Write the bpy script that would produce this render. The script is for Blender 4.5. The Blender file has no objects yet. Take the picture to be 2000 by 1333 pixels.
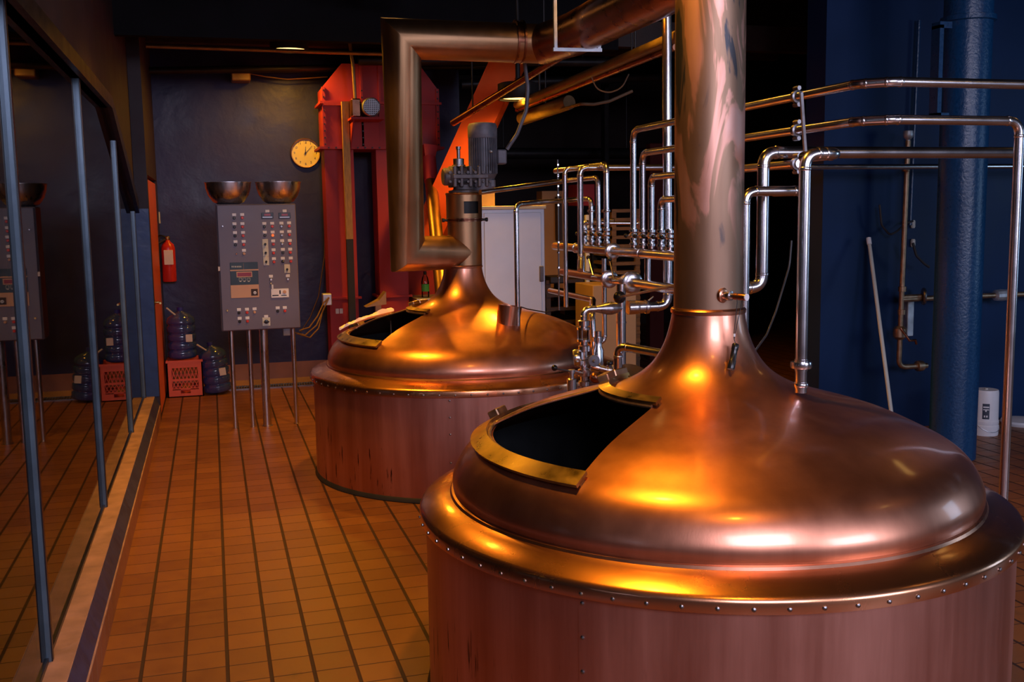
import bpy, math, random
from mathutils import Vector, Matrix
random.seed(4)
PI = math.pi
S = bpy.context.scene
COL = S.collection

# ------------------------------------------------------------------ camera
W, H = 2000.0, 1333.0
CX, CY = 1000.0, 666.5
VP1 = (410.0 - CX, 425.0 - CY)       # vanishing point of the room's depth (world Y)
VP2 = (8050.0 - CX, 305.0 - CY)      # vanishing point of the room's width (world X)
F = math.sqrt(-(VP1[0]*VP2[0] + VP1[1]*VP2[1]))
Yc = Vector((VP1[0], -VP1[1], -F)).normalized()
Xc = Vector((VP2[0], -VP2[1], -F)).normalized()
Zc = Xc.cross(Yc)
ROT = Matrix((Xc, Yc, Zc))           # world = ROT @ camera
EYE = Vector((0, 0, 1.7))
cd = bpy.data.cameras.new('camera'); cam = bpy.data.objects.new('camera', cd); COL.objects.link(cam)
cd.sensor_width = 36.0; cd.lens = F/W*36.0; cd.clip_start = .05; cd.clip_end = 100
cam.matrix_world = Matrix.Translation(EYE) @ ROT.to_4x4()
S.camera = cam
cd.dof.use_dof = False

def at(px, py, x=None, y=None, z=None):
    """where the photograph's pixel meets the plane x=, y= or z="""
    d = ROT @ Vector((px-CX, -(py-CY), -F))
    if x is not None: t = (x-EYE.x)/d.x
    elif y is not None: t = (y-EYE.y)/d.y
    else: t = (z-EYE.z)/d.z
    return EYE + d*t
def m(px, p):
    """length in metres of px pixels at the point p"""
    q = ROT.transposed() @ (Vector(p)-EYE)
    return px*(-q.z)/F

# ------------------------------------------------------------------ world and light
wd = bpy.data.worlds.new('world'); S.world = wd; wd.use_nodes = True
bg = wd.node_tree.nodes['Background']; bg.inputs[0].default_value = (.10, .16, .42, 1); bg.inputs[1].default_value = .022
S.view_settings.view_transform = 'Standard'; S.view_settings.look = 'None'
S.view_settings.exposure = -0.12; S.view_settings.gamma = 1.0; S.view_settings.use_curve_mapping = False

WARM = (1.0, .43, .022)
def area(name, loc, aim, sx, sy, power, col):
    l = bpy.data.lights.new(name, 'AREA'); l.shape = 'RECTANGLE'; l.size = sx; l.size_y = sy
    l.energy = power; l.color = col
    o = bpy.data.objects.new(name, l); COL.objects.link(o); o.location = loc
    o.rotation_euler = (Vector(aim)-Vector(loc)).to_track_quat('-Z', 'Y').to_euler()
    return o
# assumed daylight: area lights added behind and right of the camera, without window openings
area('assumed_daylight', (1.0, -2.6, 3.5), (1.5, 5, .6), 2.6, 1.7, 210, (.80, .76, 1.0))
area('assumed_daylight', (4.9, -2.6, 2.4), (2.0, 6, .5), 2.2, 1.6, 150, (.72, .74, 1.0))
area('assumed_daylight', (9.5, 2.2, 1.9), (3.5, 4.4, 1.0), 1.2, 1.8, 34, (.45, .68, 1.0))

LAMPS = [  # x, y, z, power, spot angle
    (1.02, 3.12, 3.30, 180, 112), (1.20, 1.30, 3.30, 55, 100), (.30, 6.00, 3.30, 270, 112),
    (1.20, 7.20, 3.22, 190, 115), (.774, 9.90, 3.23, 130, 172), (2.597, 8.70, 2.686, 210, 172),
    (5.20, 4.40, 3.30, 16, 100), (4.40, 1.60, 3.30, 9, 100), (2.30, 5.6, 3.30, 110, 120)]

# ------------------------------------------------------------------ materials
MATS = {}
def nm(name):
    mt = bpy.data.materials.new(name); mt.use_nodes = True; MATS[name] = mt
    nt = mt.node_tree
    return mt, nt, nt.nodes['Principled BSDF']
def plain(name, col, rough=.5, metal=0.0, var=.12, scale=8.0, bump=0.0, emit=None, es=0, spec=.5, stretch=(1, 1, 1), rvar=.12):
    """colour with a little noise in tone and gloss"""
    mt, nt, b = nm(name)
    tc = nt.nodes.new('ShaderNodeTexCoord'); mp = nt.nodes.new('ShaderNodeMapping'); mp.inputs['Scale'].default_value = stretch
    nz = nt.nodes.new('ShaderNodeTexNoise'); nz.inputs['Scale'].default_value = scale; nz.inputs['Detail'].default_value = 6
    nt.links.new(tc.outputs['Object'], mp.inputs[0]); nt.links.new(mp.outputs[0], nz.inputs['Vector'])
    cr = nt.nodes.new('ShaderNodeValToRGB')
    lo = [c*(1-var) for c in col]; hi = [min(1, c*(1+var)) for c in col]
    cr.color_ramp.elements[0].color = (*lo, 1); cr.color_ramp.elements[1].color = (*hi, 1)
    cr.color_ramp.elements[0].position = .3; cr.color_ramp.elements[1].position = .7
    nt.links.new(nz.outputs[0], cr.inputs[0]); nt.links.new(cr.outputs[0], b.inputs['Base Color'])
    mr = nt.nodes.new('ShaderNodeMapRange'); mr.inputs[1].default_value = .3; mr.inputs[2].default_value = .7
    mr.inputs[3].default_value = max(.02, rough-rvar*.5); mr.inputs[4].default_value = min(1, rough+rvar*.5)
    nt.links.new(nz.outputs[0], mr.inputs[0]); nt.links.new(mr.outputs[0], b.inputs['Roughness'])
    b.inputs['Metallic'].default_value = metal
    b.inputs['Specular IOR Level'].default_value = spec
    if bump:
        bp = nt.nodes.new('ShaderNodeBump'); bp.inputs['Strength'].default_value = bump; bp.inputs['Distance'].default_value = .01
        nt.links.new(nz.outputs[0], bp.inputs['Height']); nt.links.new(bp.outputs[0], b.inputs['Normal'])
    if emit:
        b.inputs['Emission Color'].default_value = (*emit, 1); b.inputs['Emission Strength'].default_value = es
    return mt

def copper(name, c_lo, c_hi, rough, streak=.5, stain=False, fine=.03, blotch=1.0, coat=0.0):
    mt, nt, b = nm(name); N = nt.nodes; L = nt.links
    tc = N.new('ShaderNodeTexCoord')
    def noise(sc, scale, det=5, rg=.6):
        mp = N.new('ShaderNodeMapping'); mp.inputs['Scale'].default_value = sc
        nz = N.new('ShaderNodeTexNoise'); nz.inputs['Scale'].default_value = scale; nz.inputs['Detail'].default_value = det
        nz.inputs['Roughness'].default_value = rg
        L.new(tc.outputs['Object'], mp.inputs[0]); L.new(mp.outputs[0], nz.inputs['Vector']); return nz
    n1 = noise((1, 1, 1), 2.2, 3, .45); n2 = noise((3.4, 3.4, .22), 2.4, 7, .62); n3 = noise((60, 60, 3), 3.0, 3)
    mx = N.new('ShaderNodeMix'); mx.inputs['Factor'].default_value = streak
    L.new(n1.outputs[0], mx.inputs['A']); L.new(n2.outputs[0], mx.inputs['B'])
    cr = N.new('ShaderNodeValToRGB'); cr.color_ramp.elements[0].position = .30; cr.color_ramp.elements[1].position = .70
    cr.color_ramp.elements[0].color = (*c_lo, 1); cr.color_ramp.elements[1].color = (*c_hi, 1)
    L.new(mx.outputs[0], cr.inputs[0])
    out = cr.outputs[0]
    if stain:     # dark dribbles low down on the skirt's left
        n4 = noise((16, 16, 1.6), 2.4, 4); sp = N.new('ShaderNodeSeparateXYZ'); L.new(tc.outputs['Object'], sp.inputs[0])
        th = N.new('ShaderNodeMapRange'); th.inputs[1].default_value = .60; th.inputs[2].default_value = .66; L.new(n4.outputs[0], th.inputs[0])
        zz = N.new('ShaderNodeMapRange'); zz.inputs[1].default_value = .46; zz.inputs[2].default_value = .30; L.new(sp.outputs['Z'], zz.inputs[0])
        xx = N.new('ShaderNodeMapRange'); xx.inputs[1].default_value = -.50; xx.inputs[2].default_value = -.62; L.new(sp.outputs['X'], xx.inputs[0])
        a = N.new('ShaderNodeMath'); a.operation = 'MULTIPLY'; L.new(th.outputs[0], a.inputs[0]); L.new(zz.outputs[0], a.inputs[1])
        a2 = N.new('ShaderNodeMath'); a2.operation = 'MULTIPLY'; L.new(a.outputs[0], a2.inputs[0]); L.new(xx.outputs[0], a2.inputs[1])
        m2 = N.new('ShaderNodeMix'); m2.data_type = 'RGBA'; L.new(a2.outputs[0], m2.inputs['Factor'])
        L.new(out, m2.inputs['A']); m2.inputs['B'].default_value = (.03, .012, .008, 1); out = m2.outputs['Result']
    L.new(out, b.inputs['Base Color'])
    b.inputs['Metallic'].default_value = 1
    b.inputs['Coat Weight'].default_value = coat; b.inputs['Coat Roughness'].default_value = .10
    mr = N.new('ShaderNodeMapRange'); mr.inputs[1].default_value = .3; mr.inputs[2].default_value = .7
    mr.inputs[3].default_value = rough*(1-.2*blotch); mr.inputs[4].default_value = rough*(1+.22*blotch)
    L.new(mx.outputs[0], mr.inputs[0]); L.new(mr.outputs[0], b.inputs['Roughness'])
    bp = N.new('ShaderNodeBump'); bp.inputs['Strength'].default_value = fine; bp.inputs['Distance'].default_value = .003
    L.new(n3.outputs[0], bp.inputs['Height']); L.new(bp.outputs[0], b.inputs['Normal'])
    return mt

copper('copper_dome', (.54, .21, .13), (.84, .38, .24), .36, .5, blotch=.6, coat=.5)
copper('copper_skirt', (.40, .17, .125), (.76, .39, .31), .44, .7, stain=True, blotch=.8)
copper('copper_flange', (.70, .29, .15), (.86, .40, .21), .27, .3, blotch=.35, coat=.6)
copper('copper_stack', (.34, .21, .14), (.50, .33, .24), .50, .55)
copper('copper_duct', (.34, .19, .09), (.52, .31, .17), .40, .5)
copper('copper_bright', (.60, .26, .15), (.80, .40, .26), .30, .5)
plain('brass', (.62, .42, .16), .32, 1, .2, 20)
plain('brass_dull', (.46, .31, .20), .45, 1, .25, 20)
plain('steel', (.70, .67, .69), .24, 1, .05, 10, rvar=.05)
plain('steel_brushed', (.58, .56, .58), .30, 1, .10, 6, stretch=(6, 6, 1))
plain('steel_dark', (.28, .27, .28), .35, 1, .2, 12)
plain('galvanised', (.55, .58, .62), .45, .8, .25, 14)
plain('black_plastic', (.012, .012, .014), .25, 0, .2, 8)
plain('black_rubber', (.02, .02, .022), .6, 0, .2, 8)
plain('kettle_inside', (.02, .022, .024), .5, .3, .3, 5)
plain('motor_grey', (.16, .16, .19), .5, .2, .35, 14, bump=.2)
plain('gear_grey', (.13, .12, .13), .5, .4, .45, 18, bump=.3)
plain('panel_grey', (.135, .12, .165), .42, 0, .06, 5)
plain('panel_edge', (.16, .14, .17), .5, 0, .1, 5)
plain('white_plastic', (.75, .77, .80), .4, 0, .05, 9)
plain('off_white', (.60, .60, .50), .5, 0, .08, 9)
plain('red_button', (.62, .04, .02), .3, 0, .05, 9)
plain('lit_button', (.8, .15, .03), .3, 0, .02, 9, emit=(1, .22, .04), es=.6)
plain('tan_plastic', (.55, .33, .20), .5, 0, .05, 9)
plain('teal_panel', (.015, .035, .05), .35, 0, .1, 9)
plain('red_display', (.05, .005, .008), .3, 0, .1, 9, emit=(1, .05, .08), es=.12)
plain('dark_red', (.10, .012, .01), .5, 0, .1, 3)
plain('red_paint', (.42, .045, .052), .5, spec=.2, metal=0, var=.1, scale=3)
plain('red_paint_lamplit', (.85, .13, .015), .45, 0, .06, 3)  # the elevator's red with warm lamp light put into the colour
plain('orange_door', (.60, .11, .03), .45, 0, .12, 6)
plain('blue_paint', (.004, .045, .13), .32, 0, .15, 60, bump=.25)
plain('blue_wall', (.002, .018, .072), .5, 0, .2, 1.6, bump=.1, spec=.25)
plain('blue_trim', (.03, .035, .10), .45, 0, .3, 14, bump=.4)
plain('black_ceiling', (.007, .007, .009), .9, 0, .3, 3, spec=.15)
plain('dark_wall', (.03, .014, .012), .6, 0, .3, 3)
plain('brown_wall', (.028, .014, .019), .6, 0, .2, 3)
plain('tan_wall', (.40, .22, .10), .7, 0, .12, 3)
plain('dark_metal', (.03, .028, .03), .45, .5, .3, 8)
plain('joist', (.035, .018, .014), .6, 0, .3, 8)
plain('conduit', (.42, .28, .14), .45, .6, .2, 10)
plain('lagging', (.20, .13, .06), .5, .2, .3, 10)
plain('wood', (.26, .15, .08), .6, 0, .3, 10, stretch=(1, 1, 8))
plain('timber_bar', (.40, .24, .08), .6, 0, .25, 12, stretch=(8, 8, 1))
plain('crate_plastic', (.80, .13, .05), .45, 0, .06, 8)
plain('white_cabinet', (.72, .80, .92), .4, .15, .10, 2.2)
plain('cardboard', (.46, .29, .14), .7, 0, .08, 8)
plain('fridge_beige', (.52, .34, .17), .5, 0, .05, 3)
plain('clock_face', (.80, .70, .34), .5, 0, .03, 5)
plain('extinguisher_red', (.60, .03, .02), .3, 0, .05, 6)
plain('paper', (.75, .72, .62), .6, 0, .05, 12)
plain('towel', (.85, .72, .66), .9, 0, .08, 40, bump=.6)
plain('bucket_white', (.70, .70, .74), .4, 0, .04, 6)
plain('label_dark', (.03, .04, .07), .5, 0, .1, 9)
plain('pvc', (.55, .55, .50), .45, 0, .05, 9)
plain('mullion', (.10, .15, .20), .35, .5, .1, 9)
plain('blue_jamb', (.014, .05, .17), .4, 0, .15, 12, bump=.2)
plain('frame_dark', (.008, .007, .012), .35, 0, .2, 9)
plain('copper_ball', (.35, .15, .09), .3, 1, .2, 9)
plain('cable', (.03, .03, .035), .5, 0, .1, 9)
plain('cable_tan', (.18, .10, .05), .5, 0, .1, 9)
plain('green_label', (.05, .30, .12), .4, 0, .1, 9)
plain('blue_box', (.02, .03, .25), .5, 0, .1, 9)
plain('lamp_disc', (1, .7, .3), .5, 0, 0, 1, emit=(1.0, .55, .14), es=5)
plain('lamp_can', (.02, .02, .02), .6, 0, .1, 5)
plain('tile_base', (.30, .13, .075), .4, 0, .15, 6)

def stack_patina():
    """the near stack: brown with pale pink wiped patches and a dark streak"""
    mt = MATS['copper_stack']; nt = mt.node_tree; N = nt.nodes; L = nt.links; b = N['Principled BSDF']
    tc = N.new('ShaderNodeTexCoord'); mp = N.new('ShaderNodeMapping'); mp.inputs['Scale'].default_value = (3.2, 3.2, .8)
    nz = N.new('ShaderNodeTexNoise'); nz.inputs['Scale'].default_value = 2.2; nz.inputs['Detail'].default_value = 5; nz.inputs['Distortion'].default_value = .9
    L.new(tc.outputs['Object'], mp.inputs[0]); L.new(mp.outputs[0], nz.inputs['Vector'])
    sp = N.new('ShaderNodeSeparateXYZ'); L.new(tc.outputs['Object'], sp.inputs[0])
    zz = N.new('ShaderNodeMapRange'); zz.inputs[1].default_value = 1.48; zz.inputs[2].default_value = 1.95; zz.inputs[3].default_value = .25; zz.inputs[4].default_value = 1.5
    L.new(sp.outputs['Z'], zz.inputs[0])
    sb_ = N.new('ShaderNodeMath'); sb_.operation = 'SUBTRACT'; L.new(nz.outputs[0], sb_.inputs[0]); sb_.inputs[1].default_value = .485
    ml_ = N.new('ShaderNodeMath'); ml_.operation = 'MULTIPLY'; L.new(sb_.outputs[0], ml_.inputs[0]); L.new(zz.outputs[0], ml_.inputs[1])
    ad = N.new('ShaderNodeMath'); L.new(ml_.outputs[0], ad.inputs[0]); ad.inputs[1].default_value = .495
    cr = N.new('ShaderNodeValToRGB'); e = cr.color_ramp.elements
    e[0].position = .41; e[0].color = (.08, .08, .09, 1); e[1].position = .62; e[1].color = (.66, .38, .31, 1)
    for p, c in ((.44, (.30, .19, .13, 1)), (.52, (.33, .21, .14, 1)), (.55, (.62, .33, .25, 1))):
        k = e.new(p); k.color = c
    L.new(ad.outputs[0], cr.inputs[0])
    L.new(cr.outputs[0], b.inputs['Base Color'])
stack_patina()

def glass(name, tint, ior, body=0.0):
    mt, nt, b = nm(name); N = nt.nodes; L = nt.links
    N.remove(b); out = N['Material Output']
    tr = N.new('ShaderNodeBsdfTransparent'); tr.inputs[0].default_value = (*tint, 1)
    gl = N.new('ShaderNodeBsdfGlossy'); gl.inputs['Roughness'].default_value = .015
    fr = N.new('ShaderNodeFresnel'); fr.inputs[0].default_value = ior
    mx = N.new('ShaderNodeMixShader'); L.new(fr.outputs[0], mx.inputs[0]); L.new(tr.outputs[0], mx.inputs[1]); L.new(gl.outputs[0], mx.inputs[2])
    L.new(mx.outputs[0], out.inputs['Surface'])
    return mt
glass('window_glass', (.75, .80, .82), 1.45)
mt_, nt_, b_ = nm('bottle_blue')
b_.inputs['Base Color'].default_value = (.06, .11, .34, 1); b_.inputs['Roughness'].default_value = .10; b_.inputs['Transmission Weight'].default_value = .45; b_.inputs['IOR'].default_value = 1.5
b_.inputs['Coat Weight'].default_value = .8; b_.inputs['Coat Roughness'].default_value = .04
glass('clear_glass', (.85, .88, .88), 1.5)

def tiles(name, tw, td, x0, y0, gx, gy, tile_lo, tile_hi, grout, ax='XY', stains=True):
    mt, nt, b = nm(name); N = nt.nodes; L = nt.links
    tc = N.new('ShaderNodeTexCoord'); sp = N.new('ShaderNodeSeparateXYZ'); L.new(tc.outputs['Object'], sp.inputs[0])
    def mth(op, a, c=None):
        n = N.new('ShaderNodeMath'); n.operation = op
        for i, v in enumerate((a, c)):
            if v is None: continue
            if isinstance(v, (int, float)): n.inputs[i].default_value = v
            else: L.new(v, n.inputs[i])
        return n.outputs[0]
    def axis(sock, w, o, g):
        u = mth('DIVIDE', mth('SUBTRACT', sock, o), w); fr = mth('FRACT', u); cell = mth('FLOOR', u)
        d = mth('MULTIPLY', mth('ABSOLUTE', mth('SUBTRACT', mth('FRACT', mth('ADD', u, .5)), .5)), w)   # metres from the joint
        mr = N.new('ShaderNodeMapRange'); mr.inputs[1].default_value = g*.42; mr.inputs[2].default_value = g*.62
        mr.inputs[3].default_value = 1; mr.inputs[4].default_value = 0; L.new(d, mr.inputs[0])
        return mr.outputs[0], cell
    A, B = (sp.outputs[ax[0]], sp.outputs[ax[1]])
    ga, ca = axis(A, tw, x0, gx); gb, cb = axis(B, td, y0, gy)
    g = mth('MAXIMUM', ga, gb)
    cv = N.new('ShaderNodeCombineXYZ'); L.new(ca, cv.inputs[0]); L.new(cb, cv.inputs[1])
    wn = N.new('ShaderNodeTexWhiteNoise'); L.new(cv.outputs[0], wn.inputs[0])
    nz = N.new('ShaderNodeTexNoise'); nz.inputs['Scale'].default_value = 14; nz.inputs['Detail'].default_value = 6; L.new(tc.outputs['Object'], nz.inputs['Vector'])
    s = mth('ADD', mth('MULTIPLY', wn.outputs[0], .45), mth('MULTIPLY', nz.outputs[0], .55))
    cr = N.new('ShaderNodeValToRGB'); cr.color_ramp.elements[0].position = .2; cr.color_ramp.elements[1].position = .8
    cr.color_ramp.elements[0].color = (*tile_lo, 1); cr.color_ramp.elements[1].color = (*tile_hi, 1); L.new(s, cr.inputs[0])
    col = cr.outputs[0]
    n2 = N.new('ShaderNodeTexNoise'); n2.inputs['Scale'].default_value = 2.1; n2.inputs['Detail'].default_value = 8; n2.inputs['Roughness'].default_value = .65
    L.new(tc.outputs['Object'], n2.inputs['Vector'])
    st = N.new('ShaderNodeMapRange'); st.inputs[1].default_value = .62; st.inputs[2].default_value = .70; L.new(n2.outputs[0], st.inputs[0])
    if stains:
        m2 = N.new('ShaderNodeMix'); m2.data_type = 'RGBA'; L.new(mth('MULTIPLY', st.outputs[0], .55), m2.inputs['Factor']); L.new(col, m2.inputs['A'])
        m2.inputs['B'].default_value = (tile_lo[0]*.35, tile_lo[1]*.35, tile_lo[2]*.35, 1); col = m2.outputs['Result']
    m3 = N.new('ShaderNodeMix'); m3.data_type = 'RGBA'; L.new(g, m3.inputs['Factor']); L.new(col, m3.inputs['A']); m3.inputs['B'].default_value = (*grout, 1)
    L.new(m3.outputs['Result'], b.inputs['Base Color'])
    r = mth('ADD', mth('MULTIPLY', nz.outputs[0], .22), mth('ADD', mth('MULTIPLY', g, .3), .30))
    L.new(r, b.inputs['Roughness']); b.inputs['Specular IOR Level'].default_value = .35
    bp = N.new('ShaderNodeBump'); bp.inputs['Strength'].default_value = .7; bp.inputs['Distance'].default_value = .004
    L.new(mth('SUBTRACT', mth('MULTIPLY', nz.outputs[0], .3), g), bp.inputs['Height']); L.new(bp.outputs[0], b.inputs['Normal'])
    return mt
tiles('floor_tile', .1565, .1503, -.333, 3.917, .013, .005, (.185, .066, .022), (.275, .105, .03), (.040, .016, .013))
tiles('kerb_tile', .150, 1.0, 3.917, -.5, .005, .002, (.20, .075, .055), (.27, .10, .07), (.30, .20, .17), ax='YZ', stains=False)

def rough_wall(name, col, rough, bump, scale):
    mt = plain(name, col, rough, 0, .25, scale, rvar=.2)
    nt = mt.node_tree; N = nt.nodes; L = nt.links; b = N['Principled BSDF']
    tc = N.new('ShaderNodeTexCoord')
    n1 = N.new('ShaderNodeTexNoise'); n1.inputs['Scale'].default_value = 5.5; n1.inputs['Detail'].default_value = 5; n1.inputs['Distortion'].default_value = .2
    L.new(tc.outputs['Object'], n1.inputs['Vector'])
    bp = N.new('ShaderNodeBump'); bp.inputs['Strength'].default_value = bump; bp.inputs['Distance'].default_value = .03
    L.new(n1.outputs[0], bp.inputs['Height']); L.new(bp.outputs[0], b.inputs['Normal'])
    return mt
rough_wall('plaster_blue', (.017, .020, .105), .46, .3, 2.2)
rough_wall('sill_stone', (.36, .20, .14), .75, .35, 9)

# ------------------------------------------------------------------ mesh helpers
class MB:
    def __init__(s): s.v = []; s.f = []
    def add(s, vs, fs):
        o = len(s.v); s.v += [Vector(p) for p in vs]; s.f += [tuple(i+o for i in f) for f in fs]; return s
    def box(s, x0, x1, y0, y1, z0, z1, M=None):
        vs = [Vector((x, y, z)) for z in (z0, z1) for y in (y0, y1) for x in (x0, x1)]
        if M: vs = [M @ p for p in vs]
        return s.add(vs, [(0, 2, 3, 1), (4, 5, 7, 6), (0, 1, 5, 4), (1, 3, 7, 5), (3, 2, 6, 7), (2, 0, 4, 6)])
    def bbox(s, x0, x1, y0, y1, z0, z1, b=.004, M=None):
        """box with chamfered edges"""
        vs = []; idx = {}
        for ix, x in enumerate((x0, x1)):
            for iy, y in enumerate((y0, y1)):
                for iz, z in enumerate((z0, z1)):
                    sx, sy, sz = 1-2*ix, 1-2*iy, 1-2*iz
                    for k, p in enumerate(((x, y+sy*b, z+sz*b), (x+sx*b, y, z+sz*b), (x+sx*b, y+sy*b, z))):
                        idx[(ix, iy, iz, k)] = len(vs); vs.append(Vector(p))
        fs = []
        for i in (0, 1):
            q = [(i, 0, 0), (i, 1, 0), (i, 1, 1), (i, 0, 1)]; fs.append([idx[(*c, 0)] for c in (q if i == 0 else q[::-1])][::-1])
            q = [(0, i, 0), (1, i, 0), (1, i, 1), (0, i, 1)]; fs.append([idx[(*c, 1)] for c in (q if i == 0 else q[::-1])])
            q = [(0, 0, i), (1, 0, i), (1, 1, i), (0, 1, i)]; fs.append([idx[(*c, 2)] for c in (q if i == 0 else q[::-1])][::-1])
        for a in (0, 1):
            for c in (0, 1):
                fs.append([idx[(a, c, 0, 0)], idx[(a, c, 1, 0)], idx[(a, c, 1, 1)], idx[(a, c, 0, 1)]])
                fs.append([idx[(a, 0, c, 0)], idx[(a, 1, c, 0)], idx[(a, 1, c, 2)], idx[(a, 0, c, 2)]])
                fs.append([idx[(0, a, c, 1)], idx[(1, a, c, 1)], idx[(1, a, c, 2)], idx[(0, a, c, 2)]])
        for a in (0, 1):
            for c in (0, 1):
                for d in (0, 1): fs.append([idx[(a, c, d, k)] for k in range(3)])
        if M: vs = [M @ p for p in vs]
        return s.add(vs, fs)
    def loft(s, rings, cap0=True, cap1=True, close=True):
        n = len(rings[0]); o = len(s.v)
        for r in rings: s.v += [Vector(p) for p in r]
        for i in range(len(rings)-1):
            for j in range(n if close else n-1):
                k = (j+1) % n
                s.f.append((o+i*n+j, o+i*n+k, o+(i+1)*n+k, o+(i+1)*n+j))
        if cap0: s.f.append(tuple(o+j for j in range(n))[::-1])
        if cap1: s.f.append(tuple(o+(len(rings)-1)*n+j for j in range(n)))
        return s
    def lathe(s, prof, c=(0, 0, 0), n=32, ax=None, a0=0, a1=2*PI, cap=True, M=None):
        """prof: (r, h) pairs, turned about the axis ax through c"""
        ax = Vector(ax or (0, 0, 1)).normalized(); c = Vector(c)
        u = ax.orthogonal().normalized() if abs(ax.z) < .999 else Vector((1, 0, 0)); w = ax.cross(u)
        full = abs(a1-a0-2*PI) < 1e-6; k = n if full else n+1
        rings = [[c+ax*h+(u*math.cos(a0+(a1-a0)*j/n)+w*math.sin(a0+(a1-a0)*j/n))*max(r, 1e-4) for j in range(k)] for r, h in prof]
        if M: rings = [[M @ p for p in r] for r in rings]
        return s.loft(rings, cap and full and prof[0][0] > 2e-4, cap and full and prof[-1][0] > 2e-4, full)
    def tube(s, pts, r, n=14, bend=0, cap=True, seams=0.0, steps=6):
        pts = [Vector(p) for p in pts]
        path = [pts[0]]; rr = [None]; marks = []
        for i in range(1, len(pts)-1):
            a, p, b = pts[i-1], pts[i], pts[i+1]
            if bend <= 0: path.append(p); continue
            d0 = (a-p).normalized(); d1 = (b-p).normalized(); ang = d0.angle(d1)
            t = min(bend/max(math.tan(ang/2), .05), .48*(a-p).length, .48*(b-p).length)
            s0, s1 = p+d0*t, p+d1*t
            marks += [len(path), len(path)+steps]
            for k in range(steps+1):
                q = k/steps; path.append(s0*(1-q)**2+p*2*q*(1-q)+s1*q*q)
        path.append(pts[-1])
        rad = [r if not isinstance(r, (list, tuple)) else r[i] for i in range(len(path))]
        d = (path[1]-path[0]).normalized(); u = d.orthogonal().normalized(); rings = []
        for i, p in enumerate(path):
            t0 = (p-path[i-1]).normalized() if i else d
            t1 = (path[i+1]-p).normalized() if i < len(path)-1 else t0
            t = (t0+t1).normalized(); u = (u-t*u.dot(t)).normalized(); w = t.cross(u)
            k = 1/max(.3, math.cos(min(1.2, t0.angle(t1)/2))) if bend <= 0 and t0.length and t1.length and t0.angle(t1) > 1e-3 else 1
            if k > 1:     # mitred joint: stretch across the fold
                ax = (t0-t1).normalized()
                rings.append([p+((u*math.cos(a)+w*math.sin(a))*rad[i])+ax*(ax.dot((u*math.cos(a)+w*math.sin(a))*rad[i]))*(k-1) for a in [2*PI*j/n for j in range(n)]])
            else:
                rings.append([p+(u*math.cos(a)+w*math.sin(a))*rad[i] for a in [2*PI*j/n for j in range(n)]])
        s.loft(rings, cap, cap)
        if seams:
            for k in marks:
                p = path[k]; q = path[min(k+1, len(path)-1)] if k+1 < len(path) else path[k]
                q0 = path[k-1]; ax = (q-q0).normalized()
                rk = rad[k] if isinstance(rad, list) else r
                s.lathe([(rk*1.0, -seams), (rk*1.09, -seams*.6), (rk*1.09, seams*.6), (rk*1.0, seams)], p, n, ax, cap=False)
        return s
    def ball(s, c, r, n=16, sz=1.0):
        return s.lathe([(r*math.sin(PI*k/10), -r*sz*math.cos(PI*k/10)) for k in range(11)], c, n, cap=False)
    def prism(s, poly, d, off):
        """poly: 3D outline, thickened along the vector d from off"""
        d = Vector(d); a = [Vector(p)+d*off for p in poly]; b = [p+d for p in a]
        return s.loft([a, b])
    def build(s, name, mat, parent=None, sm=35, loc=None, label=None):
        me = bpy.data.meshes.new(name)
        if parent is not None: org = worg(parent)
        elif loc is not None: org = Vector(loc)
        else:
            xs = [p.x for p in s.v]; ys = [p.y for p in s.v]; zs = [p.z for p in s.v]
            org = Vector(((min(xs)+max(xs))/2, (min(ys)+max(ys))/2, min(zs)))
        me.from_pydata([p-org for p in s.v], [], s.f); me.validate()
        import bmesh as _b
        bm = _b.new(); bm.from_mesh(me); _b.ops.recalc_face_normals(bm, faces=bm.faces); bm.to_mesh(me); bm.free()
        if sm:
            for p in me.polygons: p.use_smooth = True
            me.set_sharp_from_angle(angle=math.radians(sm))
        me.materials.append(MATS[mat])
        o = bpy.data.objects.new(name, me); COL.objects.link(o)
        if parent is not None: o.parent = parent
        else: o.location = org
        if label: o['label'] = label
        return o
def worg(o):
    v = Vector((0, 0, 0))
    while o is not None: v = v+Vector(o.location); o = o.parent
    return v
def tag(o, label, cat, group=None, kind=None):
    o['label'] = label; o['category'] = cat
    if group: o['group'] = group
    if kind: o['kind'] = kind
    return o
def thing(name, label, cat, loc, group=None):
    o = bpy.data.objects.new(name, None); COL.objects.link(o); o.location = loc; o.empty_display_size = .1
    return tag(o, label, cat, group)
def struct(o): o['kind'] = 'structure'; return o
def dup(root, loc, label=None, rz=0, group=None):
    r = root.copy(); COL.objects.link(r); r.location = loc; r.rotation_euler = (0, 0, rz)
    if label: r['label'] = label
    if group: r['group'] = group
    for ch in list(root.children):
        c = ch.copy(); COL.objects.link(c); c.parent = r
        for g in list(ch.children):
            d = g.copy(); COL.objects.link(d); d.parent = c
    return r
def text_mesh(body, size, M, depth=.0006):
    cu = bpy.data.curves.new('txt', 'FONT'); cu.body = body; cu.size = size; cu.align_x = 'CENTER'; cu.align_y = 'CENTER'; cu.extrude = depth
    o = bpy.data.objects.new('txt', cu); me = o.to_mesh()
    vs = [M @ v.co for v in me.vertices]; fs = [tuple(p.vertices) for p in me.polygons]
    o.to_mesh_clear(); bpy.data.objects.remove(o); bpy.data.curves.remove(cu)
    return vs, fs

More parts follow.
